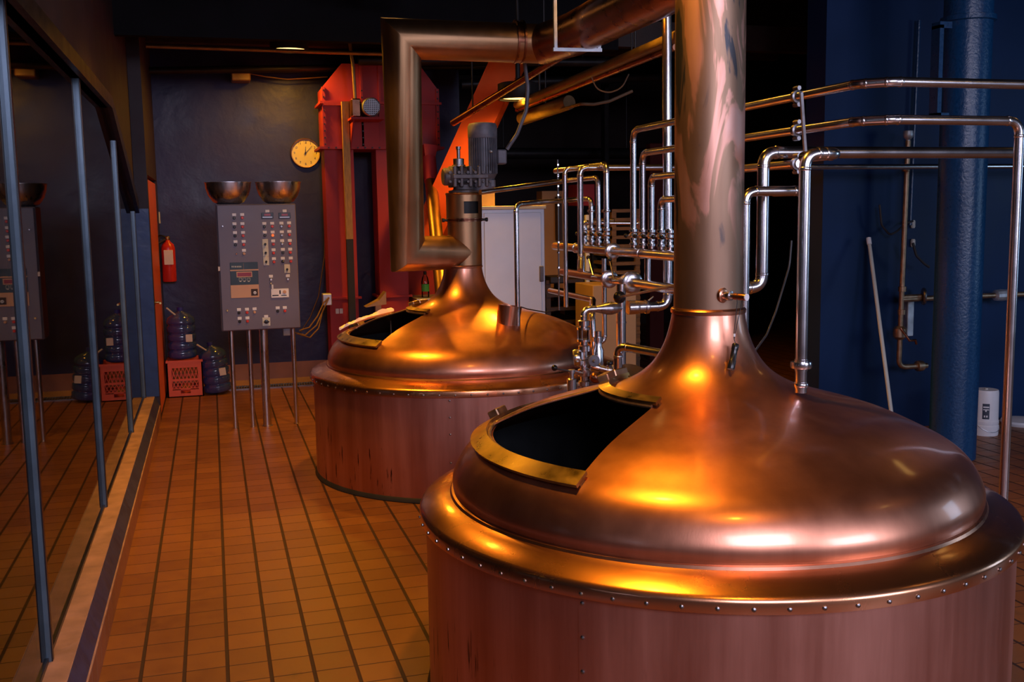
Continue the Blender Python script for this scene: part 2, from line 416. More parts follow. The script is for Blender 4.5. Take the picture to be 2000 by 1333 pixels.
# ------------------------------------------------------------------ the room
YB = 10.75         # back wall
XL = -.48          # left wall's face
XW = -.58          # left wall's face above the window; the ledge and the pier stand out to XL
XG = -.605         # window glass
YP0 = 9.05         # the pier beyond the window
struct(MB().box(-4, 14, -3.0, 18, -.06, 0).build('floor', 'floor_tile', sm=0, loc=(0, 0, 0)))
struct(MB().box(-4, 14, 0.2, 18, 3.62, 3.70).build('ceiling', 'black_ceiling', sm=0, loc=(0, 0, 0)))
xb = at(897, 200, y=YB).x
struct(MB().box(-.9, xb, YB, YB+.2, 0, 3.62).build('wall_back', 'plaster_blue', sm=0, loc=(0, 0, 0)))
zt, ys, ze, zs = 2.39, 7.02, 1.74, .215
ydo0, ydo1, zdo = 9.16, YB-.12, 2.06
def slab(poly, x0, x1, mb):
    mb.loft([[(x0, a, b) for a, b in poly], [(x1, a, b) for a, b in poly]])
XO = -.70
wl = MB()
slab([(1.2, zt), (ys, zt), (ys, 3.62), (1.2, 3.62)], XO, XW, wl)
slab([(ys, zt), (YP0, ze), (YP0, 3.62), (ys, 3.62)], XO, XW, wl)
slab([(YP0, 0), (ydo0, 0), (ydo0, 3.62), (YP0, 3.62)], XO, XL, wl)
slab([(ydo0, zdo), (YB, zdo), (YB, 3.62), (ydo0, 3.62)], XO, XL, wl)
slab([(ydo1, 0), (YB, 0), (YB, zdo), (ydo1, zdo)], XO, XL, wl)
struct(wl.build('wall_left', 'brown_wall', sm=0, loc=(0, 0, 0)))
# ledge under the window: tiled face, tan edge, dark blue painted slope, worn stone sill
struct(MB().box(XO, XL, 1.2, YP0, 0, .130).build('trim_1', 'kerb_tile', sm=0, loc=(0, 0, 0)))
struct(MB().bbox(XL-.010, XL+.003, 1.2, YP0, .126, .139, .003).build('trim_2', 'sill_stone', sm=0, loc=(0, 0, 0)))
struct(MB().loft([[(XL-.001, y, .136), (XL-.036, y, zs), (XO, y, zs), (XO, y, .12), (XL-.001, y, .12)] for y in (1.2, YP0)]).build('trim_3', 'blue_trim', sm=0, loc=(0, 0, 0)))
struct(MB().loft([[(XL-.036, y, zs-.002), (XL-.040, y, zs+.003), (XO, y, zs+.003), (XO, y, zs-.002)] for y in (1.2, YP0)]).build('trim_4', 'sill_stone', sm=0, loc=(0, 0, 0)))
struct(MB().box(XW-.005, XL-.002, YP0-.012, YP0+.002, zs+.002, 1.78).build('trim_5', 'blue_jamb', sm=0, loc=(0, 0, 0)))
win = struct(bpy.data.objects.new('window_1', None)); COL.objects.link(win)
fr = MB(); XF = XW+.028
slab([(1.2, zt), (ys, zt), (ys+.05, zt+.075), (1.2, zt+.075)], XO, XF, fr)
slab([(ys, zt), (YP0, ze), (YP0, ze+.10), (ys+.05, zt+.075)], XO, XF, fr)
fr.build('window_frame', 'frame_dark', win, sm=0)
mb = MB(); mb.box(XG-.010, XG+.010, 1.2, YP0-.02, zs+.003, zs+.018); mb.build('bottom_rail', 'frame_dark', win, sm=0)
gl = [1.2]
for yy in (1.95, 3.65, 5.60, 7.55, 9.0):
    top = zt if yy < ys else zt+(ze-zt)*(yy-ys)/(YP0-ys)
    ml = MB().bbox(XG-.020, XG+.018, yy-.014, yy+.014, zs+.003, top+.02, .002).build('mullion', 'mullion', win, sm=0)
    MB().box(XG+.018, XG+.022, yy-.010, yy+.016, zs+.003, top+.02).build('gasket', 'frame_dark', ml, sm=0)
    gl.append(yy)
for a, b in zip(gl[:-1], gl[1:]):
    pg = MB(); za = zt if a < ys else zt+(ze-zt)*(a-ys)/(YP0-ys); zb = zt if b < ys else zt+(ze-zt)*(b-ys)/(YP0-ys)
    pts = [(a, zs+.003), (b, zs+.003), (b, zb)] + ([(ys, zt)] if a < ys < b else []) + [(a, za)]
    slab(pts, XG-.003, XG+.003, pg); pg.build('glass_pane', 'window_glass', win, sm=0)
# dark room behind the glass
struct(MB().box(-4.0, -3.9, 0, YB+.2, 0, 3.62).build('wall_outer', 'black_ceiling', sm=0, loc=(0, 0, 0)))
# door at the far end of the left wall
dr = struct(bpy.data.objects.new('door_1', None)); COL.objects.link(dr)
MB().bbox(XL-.06, XL-.01, ydo0+.02, ydo1-.02, .01, zdo-.03, .004).build('door_leaf', 'orange_door', dr, sm=0)
ph = at(308, 591, x=XL+.02)
h = MB(); h.lathe([(.026, 0), (.026, .008), (.01, .012), (.01, .05)], (XL-.01, ph.y, ph.z), 16, (1, 0, 0)); h.tube([(XL+.04, ph.y, ph.z), (XL+.045, ph.y-.1, ph.z)], .009, 10)
h.build('door_handle', 'brass', dr)
# baseboard of quarry tile along the back wall
struct(MB().loft([[(x, YB, .20), (x, YB-.012, .215), (x, YB-.018, .05), (x, YB-.05, 0), (x, YB, 0)] for x in (XL, xb)]).build('baseboard_back', 'tile_base', sm=0, loc=(0, 0, 0)))
# blue wall on the right
xr = at(1607, 400, y=6.7).x
struct(MB().box(xr, 14, 6.7, 6.95, 0, 3.62).build('wall_right', 'blue_wall', sm=0, loc=(0, 0, 0)))
# dark store beyond
struct(MB().box(xb-1, 14, 14.4, 14.6, 0, 3.62).build('wall_far', 'dark_wall', sm=0, loc=(0, 0, 0)))
xt0, xt1 = at(1060, 500, y=10.9).x, at(1102, 500, y=10.9).x
struct(MB().box(xt0, xt1, 10.9, 11.1, 0, 1.93).build('wall_partition', 'tan_wall', sm=0, loc=(0, 0, 0)))

# beams and joists under the ceiling
b0 = at(500, 76, y=7.9)
tag(MB().box(-.58, 3.2, 7.9, 7.98, b0.z, 3.62).build('ceiling_beam', 'black_ceiling', sm=0), 'deep black beam crossing the room above the control panel', 'beam')
for i, (yy, lab) in enumerate(((8.9, 'brown joist under the ceiling just behind the black beam'), (10.2, 'brown joist under the ceiling close to the back wall'))):
    z0 = [3.17, 3.30][i]
    tag(MB().box(-.48, 6, yy, yy+.12, z0, 3.4).build('ceiling_joist', 'joist', sm=0), lab, 'joist')
p0, p1 = at(270, 138, y=10.5), at(1010, 128, y=10.5)
tag(MB().tube([(XL, 10.5, p0.z), (p1.x, 10.5, p1.z)], .035).build('overhead_pipe', 'dark_metal'), 'dark pipe along the top of the plastered back wall', 'pipe')
p0, p1 = at(285, 90, y=9.7), at(1000, 114, y=9.7)
tag(MB().tube([p0, p1], .018).build('conduit_pipe', 'conduit'), 'thin conduit catching gold light just behind the round ceiling lamp', 'conduit')
p0 = at(470, 148, y=10.6)
tag(MB().bbox(p0.x-.09, p0.x+.09, 10.52, YB, p0.z-.055, p0.z+.05, .01).build('junction_box', 'conduit', sm=0), 'yellowish junction box high on the wall left of the clock', 'junction box')
w = [at(x, y, y=10.6) for x, y in ((488, 144), (520, 150), (560, 155), (600, 153), (640, 150))]
tag(MB().tube(w, .006, 8, bend=.1).build('slack_cable', 'conduit'), 'slack cable hanging from the yellowish junction box to the red elevator head', 'cable')

# ------------------------------------------------------------------ ceiling lamps
lampdesc = ['assumed round ceiling lamp above the near kettle', 'assumed round ceiling lamp above the camera side of the near kettle', 'assumed round ceiling lamp over the tiled walkway beside the far kettle',
            'assumed round ceiling lamp above the far kettle', 'glowing round ceiling lamp in front of the plastered wall above the clock', 'glowing ceiling lamp beside the orange-lit chute',
            'assumed round ceiling lamp right of the near kettle', 'assumed round ceiling lamp at the right front of the room', 'assumed round ceiling lamp between the kettles and the valve bank']
for (x, y, z, pw, ang), lab in zip(LAMPS, lampdesc):  # lamps out of view are assumed from highlights on the metal
    t_ = thing('ceiling_lamp', lab, 'ceiling lamp', (x, y, z), 'round ceiling lamps')
    MB().lathe([(.160, -.022), (.172, -.022), (.175, .004), (.175, .11), (.15, .12), (.02, .12), (.02, 3.62-z)], (x, y, z), 32, cap=False).build('lamp_housing', 'lamp_can', t_)
    MB().lathe([(.001, -.004), (.15, -.004), (.155, .002), (.001, .002)], (x, y, z), 32).build('lamp_lens', 'lamp_disc', t_)
    l = bpy.data.lights.new('lamp_bulb', 'SPOT'); l.energy = pw; l.color = WARM; l.spot_size = math.radians(ang); l.spot_blend = .7; l.shadow_soft_size = .09
    o = bpy.data.objects.new('lamp_bulb', l); COL.objects.link(o); o.parent = t_; o.location = (0, 0, -.02)

# ------------------------------------------------------------------ brew kettles
Z_ = [.722, .74, .76, .78, .80, .82, .84, .86, .88, .90, .92, .94, .96, .98, 1.0, 1.02, 1.04, 1.06, 1.08, 1.10, 1.12, 1.14, 1.16, 1.18, 1.2, 1.22, 1.25, 1.28, 1.31, 1.345]
R_ = [.908, .916, .918, .915, .905, .896, .884, .868, .846, .814, .771, .732, .689, .642, .582, .512, .440, .372, .316, .273, .240, .215, .196, .181, .169, .159, .147, .138, .131, .126]
def smooth_profile():
    P = list(zip(R_, Z_)); out = []
    L = [0]
    for a, b in zip(P[:-1], P[1:]): L.append(L[-1]+math.hypot(a[0]-b[0], a[1]-b[1]))
    N = 360
    for k in range(N+1):
        t = L[-1]*k/N; i = max(i for i in range(len(L)-1) if L[i] <= t+1e-12); q = (t-L[i])/(L[i+1]-L[i])
        out.append([P[i][0]+(P[i+1][0]-P[i][0])*q, P[i][1]+(P[i+1][1]-P[i][1])*q])
    for _ in range(80):
        out = [out[0]]+[[(out[i-1][c]+2*out[i][c]+out[i+1][c])/4 for c in (0, 1)] for i in range(1, N)]+[out[-1]]
    return out[::3]
PR = smooth_profile()
IMX = max(range(len(PR)), key=lambda i: PR[i][0])
def zr(r):
    for i in range(IMX, len(PR)-1):
        if PR[i][0] >= r >= PR[i+1][0]:
            return PR[i][1]+(PR[i+1][1]-PR[i][1])*(PR[i][0]-r)/(PR[i][0]-PR[i+1][0])
    return PR[-1][1]
HA0, HA1 = math.radians(151), math.radians(215)
RLO, RHI = .775, .385
def dome_mesh(c):
    """the dome as a shell with the hatch left open"""
    il = min(range(IMX, len(PR)), key=lambda i: abs(PR[i][0]-RLO)); ih = min(range(IMX, len(PR)), key=lambda i: abs(PR[i][0]-RHI))
    n = 144; angs = [HA1+(2*PI)*j/n for j in range(n)]
    k0 = min(range(n), key=lambda j: abs((angs[j]-2*PI)-HA0)); angs[k0] = HA0+2*PI
    mb = MB(); cx, cy = c
    pts = [(z, r) for r, z in PR]
    for off in (0, .006):
        o = len(mb.v)
        for z, r in pts:
            for a in angs: mb.v.append(Vector((cx+(r-off)*math.cos(a), cy+(r-off)*math.sin(a), z-off*.6)))
        for i in range(len(pts)-1):
            for j in range(n):
                if il <= i < ih and j >= k0: continue
                k = (j+1) % n
                mb.f.append((o+i*n+j, o+i*n+k, o+(i+1)*n+k, o+(i+1)*n+j))
    return mb
def surf(c, r, a, off=0.0):
    """point on the dome at radius r, azimuth a, lifted off along the normal"""
    z = zr(r); e = .02; dz = (zr(r-e)-zr(r+e))/(2*e); nx, nz = dz, 1.0; L = math.hypot(nx, nz)
    return Vector((c[0]+(r+off*nx/L)*math.cos(a), c[1]+(r+off*nx/L)*math.sin(a), z+off*nz/L))
def band(c, r0, r1, a0, a1, o0, o1, n=40):
    """curved bar lying on the dome between radii r0 > r1"""
    rings = []
    for j in range(n+1):
        a = a0+(a1-a0)*j/n
        rings.append([surf(c, r0, a, o0), surf(c, r0, a, o1), surf(c, r1, a, o1), surf(c, r1, a, o0)])
    return rings
KC = ((1.674, 3.30), (1.612, 6.75))
kettles = []
def screw_ring(c, t, azs, z=.655, r=1.034):
    first = None
    for a in azs:
        if first is None:
            first = MB().lathe([(.0065, 0), (.006, .003), (.003, .005), (.0005, .0055)], (0, 0, 0), 8, (1, 0, 0), cap=False).build('screw', 'steel_dark', None, loc=(0, 0, 0)); o = first
        else:
            o = first.copy(); COL.objects.link(o)
        o.parent = t; o.location = (r*math.cos(a), r*math.sin(a), z); o.rotation_euler = (0, 0, a)
def kettle(c, lab, r_stack):
    t = thing('brew_kettle', lab, 'brew kettle', (*c, 0))
    cz = (*c, 0)
    MB().lathe([(1.012, 0), (1.012, .66)], cz, 144, cap=False).build('skirt', 'copper_skirt', t)
    MB().lathe([(1.014, 0), (1.024, .004), (1.020, .02), (1.012, .03)], cz, 96, cap=False).build('base_seal', 'black_rubber', t)
    MB().lathe([(.895, .738), (.915, .724), (.95, .716), (1.018, .688), (1.030, .680), (1.034, .670), (1.033, .640), (1.012, .638)], cz, 144, cap=False).build('flange', 'copper_flange', t, sm=50)
    d = dome_mesh(c).build('dome', 'copper_dome', t, sm=60)
    MB().lathe([(.920, .716), (.925, .722), (.920, .730), (.912, .733)], cz, 144, cap=False).build('weld_seam', 'copper_bright', t)
    # tub inside
    MB().lathe([(.86, .84), (.87, .55), (.84, .32), (.6, .22), (.001, .18)], cz, 64, cap=False).build('inner_tub', 'kettle_inside', t)
    # hatch: two brass rails that run on round the back, a rolled rim and the slid-back door
    A0 = math.radians(120)
    lo = MB().loft(band(c, RLO+.062, RLO+.008, A0, HA1+.03, .008, .021)).loft(band(c, RLO+.050, RLO+.026, A0, HA1+.03, -.002, .013))
    lo.build('lower_hatch_rail', 'brass', t, sm=30)
    up = MB().loft(band(c, RHI-.004, RHI-.042, A0, HA1+.05, .010, .022)).loft(band(c, RHI-.020, RHI-.034, A0, HA1+.05, -.002, .015))
    up.build('upper_hatch_rail', 'brass', t, sm=30)
    rim = MB(); path = [surf(c, RLO+.004, HA1-(HA1-HA0)*k/24, .003) for k in range(25)]
    path += [surf(c, RLO+(RHI-RLO)*k/12, HA0, .003) for k in range(1, 12)]
    path += [surf(c, RHI-.004, HA0+(HA1-HA0)*k/24, .003) for k in range(25)]
    rim.tube(path, .007, 8, bend=.02)
    rim.build('hatch_rim', 'brass_dull', t)
    rg = [[surf(c, RLO+.02+(RHI-.02-RLO-.02)*k/14, a, .002) for k in range(15)]+[surf(c, RLO+.02+(RHI-.02-RLO-.02)*k/14, a, .006) for k in range(14, -1, -1)] for a in [A0+(HA0+.06-A0)*j/24 for j in range(25)]]
    hd = MB().loft(rg).build('hatch_door', 'copper_dome', t, sm=60)
    def block(az, r, s=(.045, .022, .016), h=.03):
        p = surf(c, r, az, h); n = (surf(c, r, az, .05)-surf(c, r, az, 0)).normalized(); tv = Vector((-math.sin(az), math.cos(az), 0)); bv = n.cross(tv)
        M = Matrix((( tv.x, bv.x, n.x, p.x), (tv.y, bv.y, n.y, p.y), (tv.z, bv.z, n.z, p.z), (0, 0, 0, 1)))
        q = MB().bbox(-s[0], s[0], -s[1], s[1], -s[2], s[2], .004, M); q.box(-.012, .012, -.012, .012, -h, -s[2], M)
        q.build('roller_block', 'brass_dull', hd, sm=0)
    block(math.radians(141), RLO+.03); block(math.radians(142), RHI-.02); block(math.radians(127), RHI-.02)
    # neck ring where the stack is soldered on
    rs = r_stack
    MB().lathe([(.126, 1.338), (.131, 1.341), (.132, 1.352), (.127, 1.358), (rs, 1.36)], cz, 48, cap=False).build('neck_ring', 'copper_bright', t)
    return t, d
k1, d1 = kettle(KC[0], 'near copper brew kettle with open hatch and tall brown stack', .121)
k2, d2 = kettle(KC[1], 'far copper brew kettle under the grey agitator motor', .113)
screw_ring(KC[0], k1, [math.radians(172+5.2*i) for i in range(40)])
screw_ring(KC[1], k2, [math.radians(170+5.2*i) for i in range(38)])
for c, t, az in ((KC[0], k1, None), (KC[1], k2, None)):
    px = (1132, 1230) if t is k1 else (876, 860)
    # panel seam on the skirt where the photo shows it
    best = min(((abs(((ROT.transposed() @ (Vector((c[0]+1.012*math.cos(a), c[1]+1.012*math.sin(a), .4))-EYE)).x/-(ROT.transposed() @ (Vector((c[0]+1.012*math.cos(a), c[1]+1.012*math.sin(a), .4))-EYE)).z*F+CX)-px[0]), a) for a in [math.radians(180+.25*i) for i in range(560)]))[1]
    MB().lathe([(1.0125, .0), (1.0145, .0), (1.0145, .638), (1.0125, .638)], (*c, 0), 30, a0=best, a1=best+.5, cap=False).build('skirt_panel', 'copper_skirt', t, sm=30)
    screw_ring(c, t, [best+.012]*1, .62, 1.0145); screw_ring(c, t, [best+.012], .52, 1.0145); screw_ring(c, t, [best+.012], .42, 1.0145)
    if t is k2:
        screw_ring(c, t, [best+.012], .25, 1.0145); screw_ring(c, t, [best+.012], .12, 1.0145)
# near stack, runs up out of the frame
st1 = MB().lathe([(.121, 1.35), (.1195, 1.8), (.1195, 3.62)], (*KC[0], 0), 64, cap=False).build('vent_stack', 'copper_stack', k1)
# plug socket on the stack
pc = at(1412, 577, y=KC[0][1]-.115); dv = Vector((.28, -.95, -.02)).normalized()
pc = Vector((KC[0][0], KC[0][1], pc.z))+Vector((-.03, -.999, 0))*.117; dv = Vector((.40, -.915, -.02)).normalized()
MB().lathe([(.026, -.004), (.026, .005), (.021, .008), (.014, .009)], pc, 24, dv).build('probe_flange', 'copper_bright', st1)
MB().lathe([(.013, .006), (.013, .022), (.017, .023), (.017, .034), (.010, .036), (.010, .05)], pc, 20, dv).build('probe_nut', 'steel', st1)
MB().lathe([(.0115, .048), (.0115, .095), (.010, .098)], pc, 20, dv).build('probe_plug', 'copper_ball', st1)
MB().lathe([(.0118, .097), (.0118, .101), (.001, .1012)], pc, 20, dv).build('probe_cap', 'white_plastic', st1)
# torch hanging from the probe by its lanyard
hang = pc+dv*.070
pt = at(1432, 697, y=hang.y-.02)
fl = thing('torch', 'small black torch hanging by its cord from the near stack', 'torch', pt)
top = at(1437, 672, y=hang.y-.005); bot = at(1427, 722, y=hang.y-.03); axv = (bot-top).normalized(); Lf = (bot-top).length
MB().lathe([(.001, 0), (.0105, .001), (.012, .004), (.012, Lf*.22), (.0108, Lf*.25), (.0108, Lf*.62), (.0125, Lf*.66), (.0130, Lf*.95), (.0118, Lf), (.001, Lf)], top, 24, axv).build('torch_body', 'black_plastic', fl)
mid = at(1434, 655, y=hang.y)
cordb = MB()
for s in (-1, 1):
    cordb.tube([hang+Vector((s*.008, 0, .011)), hang+Vector((s*.011, 0, 0)), hang+Vector((s*.0085, 0, -.02)), mid+Vector((s*.002, 0, .0)), mid+Vector((0, 0, -.015)), top], .0013, 6)
cordb.build('cord', 'black_rubber', fl)
MB().lathe([(.004, -.005), (.004, .005)], mid, 10).build('cord_lock', 'white_plastic', fl)

# ------------------------------------------------------------------ far kettle: stack, duct, motor
K2 = Vector((*KC[1], 0))
sh = Vector((.016, 0, 0))
zt2 = at(905, 380, y=6.64).z; zc2 = at(905, 430, y=6.64).z
st2 = MB().lathe([(.113, 1.35), (.113, zc2)], K2+sh, 48, cap=False).build('vent_stack', 'copper_duct', k2)
MB().lathe([(.113, zc2-.012), (.122, zc2-.010), (.122, zc2-.003), (.116, zc2), (.122, zc2+.003), (.122, zc2+.010), (.113, zc2+.012)], K2+sh, 48, cap=False).build('clamp_ring', 'copper_ball', st2)
for s in (-1, 1): MB().lathe([(.008, 0), (.008, .02), (.014, .021), (.014, .035), (.001, .036)], K2+sh+Vector((s*.12, -.02, zc2)), 12, (s, 0, 0)).build('clamp_bolt', 'dark_metal', st2)
# collar with an inspection window
ww = math.radians(-98)
def arc(c, r, z0, z1, a0, a1, mb, n=16): mb.lathe([(r, z0), (r, z1)], c, n, a0=a0, a1=a1, cap=False)
col = MB(); zA, zB = zc2+.012, zt2; zw0, zw1 = zA+.03, zB-.045
arc(K2+sh, .119, zA, zw0, 0, 2*PI, col, 48); arc(K2+sh, .119, zw1, zB, 0, 2*PI, col, 48)
arc(K2+sh, .119, zw0, zw1, math.radians(-52), math.radians(360-104), col, 40)
col.build('collar', 'copper_duct', st2)
MB().lathe([(.100, zA), (.100, zB)], K2+sh, 32, cap=False).build('collar_inside', 'kettle_inside', st2)
MB().lathe([(.001, zB-.002), (.121, zB-.002), (.124, zB+.004), (.121, zB+.012), (.001, zB+.014)], K2+sh, 40, cap=False).build('collar_lid', 'copper_duct', st2)
# copper sleeve on the dome with the spray pipe
cup0 = at(992, 632, y=6.25); ctop = at(996, 597, y=6.25)
axc = (ctop-cup0).normalized(); Lc = (ctop-cup0).length
MB().lathe([(.070, -.05), (.071, 0), (.077, Lc), (.074, Lc), (.066, .0)], cup0, 40, axc, cap=False).build('spray_sleeve', 'copper_bright', k2)
# the big duct
D = lambda px, py, y: at(px, py, y=y)
ybr = KC[1][1]-.02
pA = K2+sh+Vector((0, 0, at(905, 493, y=6.7).z)); pB = at(797, 493, y=6.70); pB.z = pA.z+.0
pB = Vector((at(796, 494, y=6.66).x, 6.66, pA.z)); pC = at(783, 76, y=6.50)
pD = at(1062, 86, y=6.45)
dt = thing('vent_duct', 'mitred brown copper duct rising from the far kettle and crossing to the right', 'duct', pB)
v1 = MB().tube([pA, pB, pC, pD], [.113, .113, .122, .122], 40, cap=False).build('elbow_duct', 'copper_duct', dt, sm=25)
pE = at(1120, 62, y=6.1); pF = Vector((pE.x+.02, 3.2, pE.z+.02))
pE2 = at(1122, 66, y=6.0)
MB().tube([pD, pE2, Vector((pE2.x, 2.9, pE2.z+.0))], .128, 40, cap=True).build('long_duct', 'copper_ball', dt, sm=25)
for px in (1012,):
    q = at(px, 82, y=6.46); MB().lathe([(.122, -.03), (.135, -.028), (.135, -.016), (.124, -.014), (.124, .014), (.135, .016), (.135, .028), (.122, .03)], q, 40, (pD-pC)).build('duct_clamp', 'copper_ball', dt)
    MB().tube([q+Vector((0, 0, .13)), Vector((q.x-.02, q.y, 3.62))], .008, 8).build('hanger_rod', 'dark_metal', dt)
# hanger bracket of angle bar
a0, a1, a2 = at(1083, 0, y=5.75), at(1085, 97, y=5.75), at(1170, 98, y=5.75)
br = MB(); br.tube([Vector((a0.x, 5.75, 3.62)), a1], .013, 4); br.tube([a1-Vector((.015, 0, 0)), a2+Vector((.015, 0, 0))], .014, 4); br.tube([a2, Vector((a2.x, 5.75, a2.z+.10))], .013, 4)
tag(br.build('pipe_hanger', 'galvanised', sm=0), 'pale steel angle hanger under the long brown duct', 'bracket')

# agitator motor and gearbox, on top of the far kettle
zg0 = zB+.014
ag = thing('agitator_drive', 'grey agitator motor and gearbox on top of the far kettle', 'motor', K2+sh+Vector((0, 0, zg0)))
gx = K2.x+.016; gy = K2.y
G = MB(); G.lathe([(.10, 0), (.10, .012), (.07, .02), (.065, .05), (.09, .06)], (gx, gy, zg0), 28)
G.lathe([(.001, -.13), (.05, -.13), (.058, -.12), (.058, -.09), (.068, -.085), (.068, .085), (.058, .09), (.058, .17), (.05, .19), (.001, .19)], (gx-.01, gy, zg0+.105), 24, (1, 0, 0))
for dx in (-.075, -.03, .03, .09, .14): G.bbox(gx+dx-.012, gx+dx+.012, gy-.085, gy+.085, zg0+.035, zg0+.175, .006)
G.bbox(gx-.09, gx+.15, gy-.09, gy+.09, zg0+.09, zg0+.118, .004)
for dx in (-.11, -.05, .01, .06, .115, .16): G.lathe([(.010, 0), (.010, .016)], (gx+dx, gy-.075, zg0+.13), 8, (0, -1, 0)); G.lathe([(.008, 0), (.008, .012)], (gx+dx, gy-.08, zg0+.07), 8, (0, -1, 0))
G.build('gearbox', 'gear_grey', ag, sm=30)
MB().lathe([(.045, 0), (.045, .01), (.036, .012), (.036, .05), (.03, .052), (.012, .055), (.012, .11), (.016, .112), (.016, .13), (.001, .132)], (gx-.035, gy-.02, zg0+.17), 20).build('coupling', 'steel_dark', ag, sm=30)
mx = at(943, 300, y=gy).x; zm0 = at(943, 350, y=gy).z; zm1 = at(940, 240, y=gy).z; hm = zm1-zm0
MO = MB(); MO.lathe([(.075, 0), (.09, .03), (.082, .04), (.082, hm*.72), (.095, hm*.72), (.098, hm*.74), (.098, hm*.93), (.088, hm*.985), (.06, hm), (.001, hm)], (mx, gy, zm0), 36)
for j in range(36):
    a = 2*PI*j/36; M = Matrix.Translation((mx, gy, 0)) @ Matrix.Rotation(a, 4, 'Z')
    MO.box(.078, .096, -.002, .002, zm0+.035, zm0+hm*.72, M)
MO.lathe([(.072, -.09), (.072, 0)], (mx, gy, zm0), 24); MO.bbox(mx-.07, mx+.07, gy-.06, gy+.06, zm0-.06, zm0+.0, .01)
mo = MO.build('motor', 'motor_grey', ag, sm=30)
MB().bbox(mx+.085, mx+.15, gy-.06, gy+.02, zm0+hm*.26, zm0+hm*.52, .008).build('terminal_box', 'motor_grey', mo, sm=0)
MB().ball((mx+.03, gy-.095, zm0+hm*.48), .012, 10).build('drain_plug', 'galvanised', mo)
hs = [at(990, 292, y=6.7), at(1010, 262, y=6.68), at(1028, 215, y=6.66), at(1031, 170, y=6.66), at(1024, 118, y=6.62)]
tag(MB().tube(hs, .013, 12, bend=.12).build('flexible_conduit', 'motor_grey'), 'grey flexible conduit curving up from the agitator motor', 'conduit')

# ------------------------------------------------------------------ steel pipes
def pipe(name, label, pts, r, mat='steel', bend=.05, group=None, collars=(), parts=(), n=18):
    """one run of tube with swept elbows; collars are clamp rings given by position, axis and size"""
    pts = [Vector(p) for p in pts]
    root = thing(name, label, 'pipe', min(pts, key=lambda p: p.z), group)
    MB().tube(pts, r, n, bend=bend, seams=.006).build('tube', mat, root, sm=40)
    for p, ax, rr, w in collars:
        MB().lathe([(r*.9, -w*1.6), (r*1.12, -w*1.6), (r*1.12, -w), (rr, -w*.9), (rr*1.04, -w*.5), (rr*1.04, w*.5), (rr, w*.9), (r*1.12, w), (r*1.12, w*1.6), (r*.9, w*1.6)], p, 24, ax, cap=False).build('union_nut', mat, root, sm=30)
    return root
XP = 2.45
def px(u, v): return at(u, v, x=XP)
YR = 3.62
# four runs from the valve bank, forward along the bank, two turning right
z1 = px(1453, 210).z; z2 = px(1453, 270).z; z3 = px(1316, 342).z; z4 = px(1316, 389).z; zm = px(1200, 491).z
def down(u): return px(u, 455).y
e1, e2, e3, e4 = px(1237, 257).y, px(1255, 300).y, px(1272, 347).y, px(1291, 392).y
zv = px(1255, 452).z
RP = .019
pipe('steel_pipe', 'highest polished pipe, bending right and running level to the right edge', [(XP, e1, zv), (XP, e1, z1), (XP, YR-.04, z1), (XP+.10, YR-.13, z1), (8.5, YR-.13, z1)], RP, bend=.07)
xpole = at(1976, 600, y=YR-.13).x
pipe('steel_pipe', 'polished pipe below the highest one, turning down to the floor right of the near kettle', [(XP, e2, zv), (XP, e2, z2), (XP, YR-.04, z2), (XP+.10, YR-.13, z2), (xpole, YR-.13+.0, z2), (xpole, YR-.13, .0)], RP, bend=.06)
pipe('steel_pipe', 'third polished pipe down from the top, passing behind the near stack', [(XP, e3, zv), (XP, e3, z3), (XP, px(1562, 312).y, z3)], RP)
pipe('steel_pipe', 'short polished pipe bending behind the near stack from the rightmost valve but one', [(XP, e4, zv), (XP, e4, z4), (XP, px(1440, 384).y, z4)], RP)
# pipe standing on the near kettle's dome
lc = Vector((2.085, 3.03, 0)); zl = at(1565, 750, y=3.03).z-.03
ztop = at(1600, 300, y=3.03).z
pA_, pB_ = Vector((at(1567, 600, y=3.03).x, 3.03, 0)), at(1640, 300, y=3.03)
pipe('steel_pipe', 'polished pipe standing on the right of the near kettle dome', [(pA_.x, 3.03, zl), (pA_.x, 3.03, ztop), (pB_.x, 3.03, ztop), (pB_.x, 3.25, ztop)], .0195, bend=.05,
     collars=[((pA_.x, 3.03, at(1567, 713, y=3.03).z), (0, 0, 1), .034, .012), ((pA_.x, 3.03, at(1567, 752, y=3.03).z), (0, 0, 1), .024, .006)])
# thick pipe behind it, from behind the stack up and to the right
yb_ = 4.1
q1, q2, q3 = at(1440, 563, y=yb_), at(1488, 560, y=yb_), at(1488, 298, y=yb_)
pipe('steel_pipe', 'thick polished pipe rising right of the near stack and running level to the right', [q1, (q2.x, yb_, q1.z), (q2.x, yb_, q3.z), (8.5, yb_, q3.z)], .027, bend=.06)
q1, q2, q3 = at(1456, 700, y=3.95), at(1456, 374, y=3.95), at(1572, 374, y=3.95)
pipe('steel_pipe', 'polished pipe grazing the right edge of the near stack, with a short top arm', [(q2.x, 3.95, q1.z-.6), (q2.x, 3.95, q2.z), (q3.x, 3.95, q2.z), (q3.x, 4.2, q2.z)], .021, bend=.05)
zD = at(1700, 326, y=6.35).z
q = at(1125, 400, y=6.35)
pipe('steel_pipe', 'thin level pipe running from the valve bank across the blue wall', [(q.x, 6.28, at(1117, 528, y=6.35).z), (q.x+.03, 6.35, at(1125, 505, y=6.35).z), (q.x+.03, 6.35, zD), (9, 6.35, zD)], .020, mat='steel', bend=.05)
pipe('steel_pipe', 'upright pipe left of the tall bank pipe, bending over at the top', [(q.x-.05, 6.42, at(1109, 600, y=6.42).z), (q.x-.05, 6.42, zD), (q.x+.12, 6.42, zD)], .015, bend=.04)
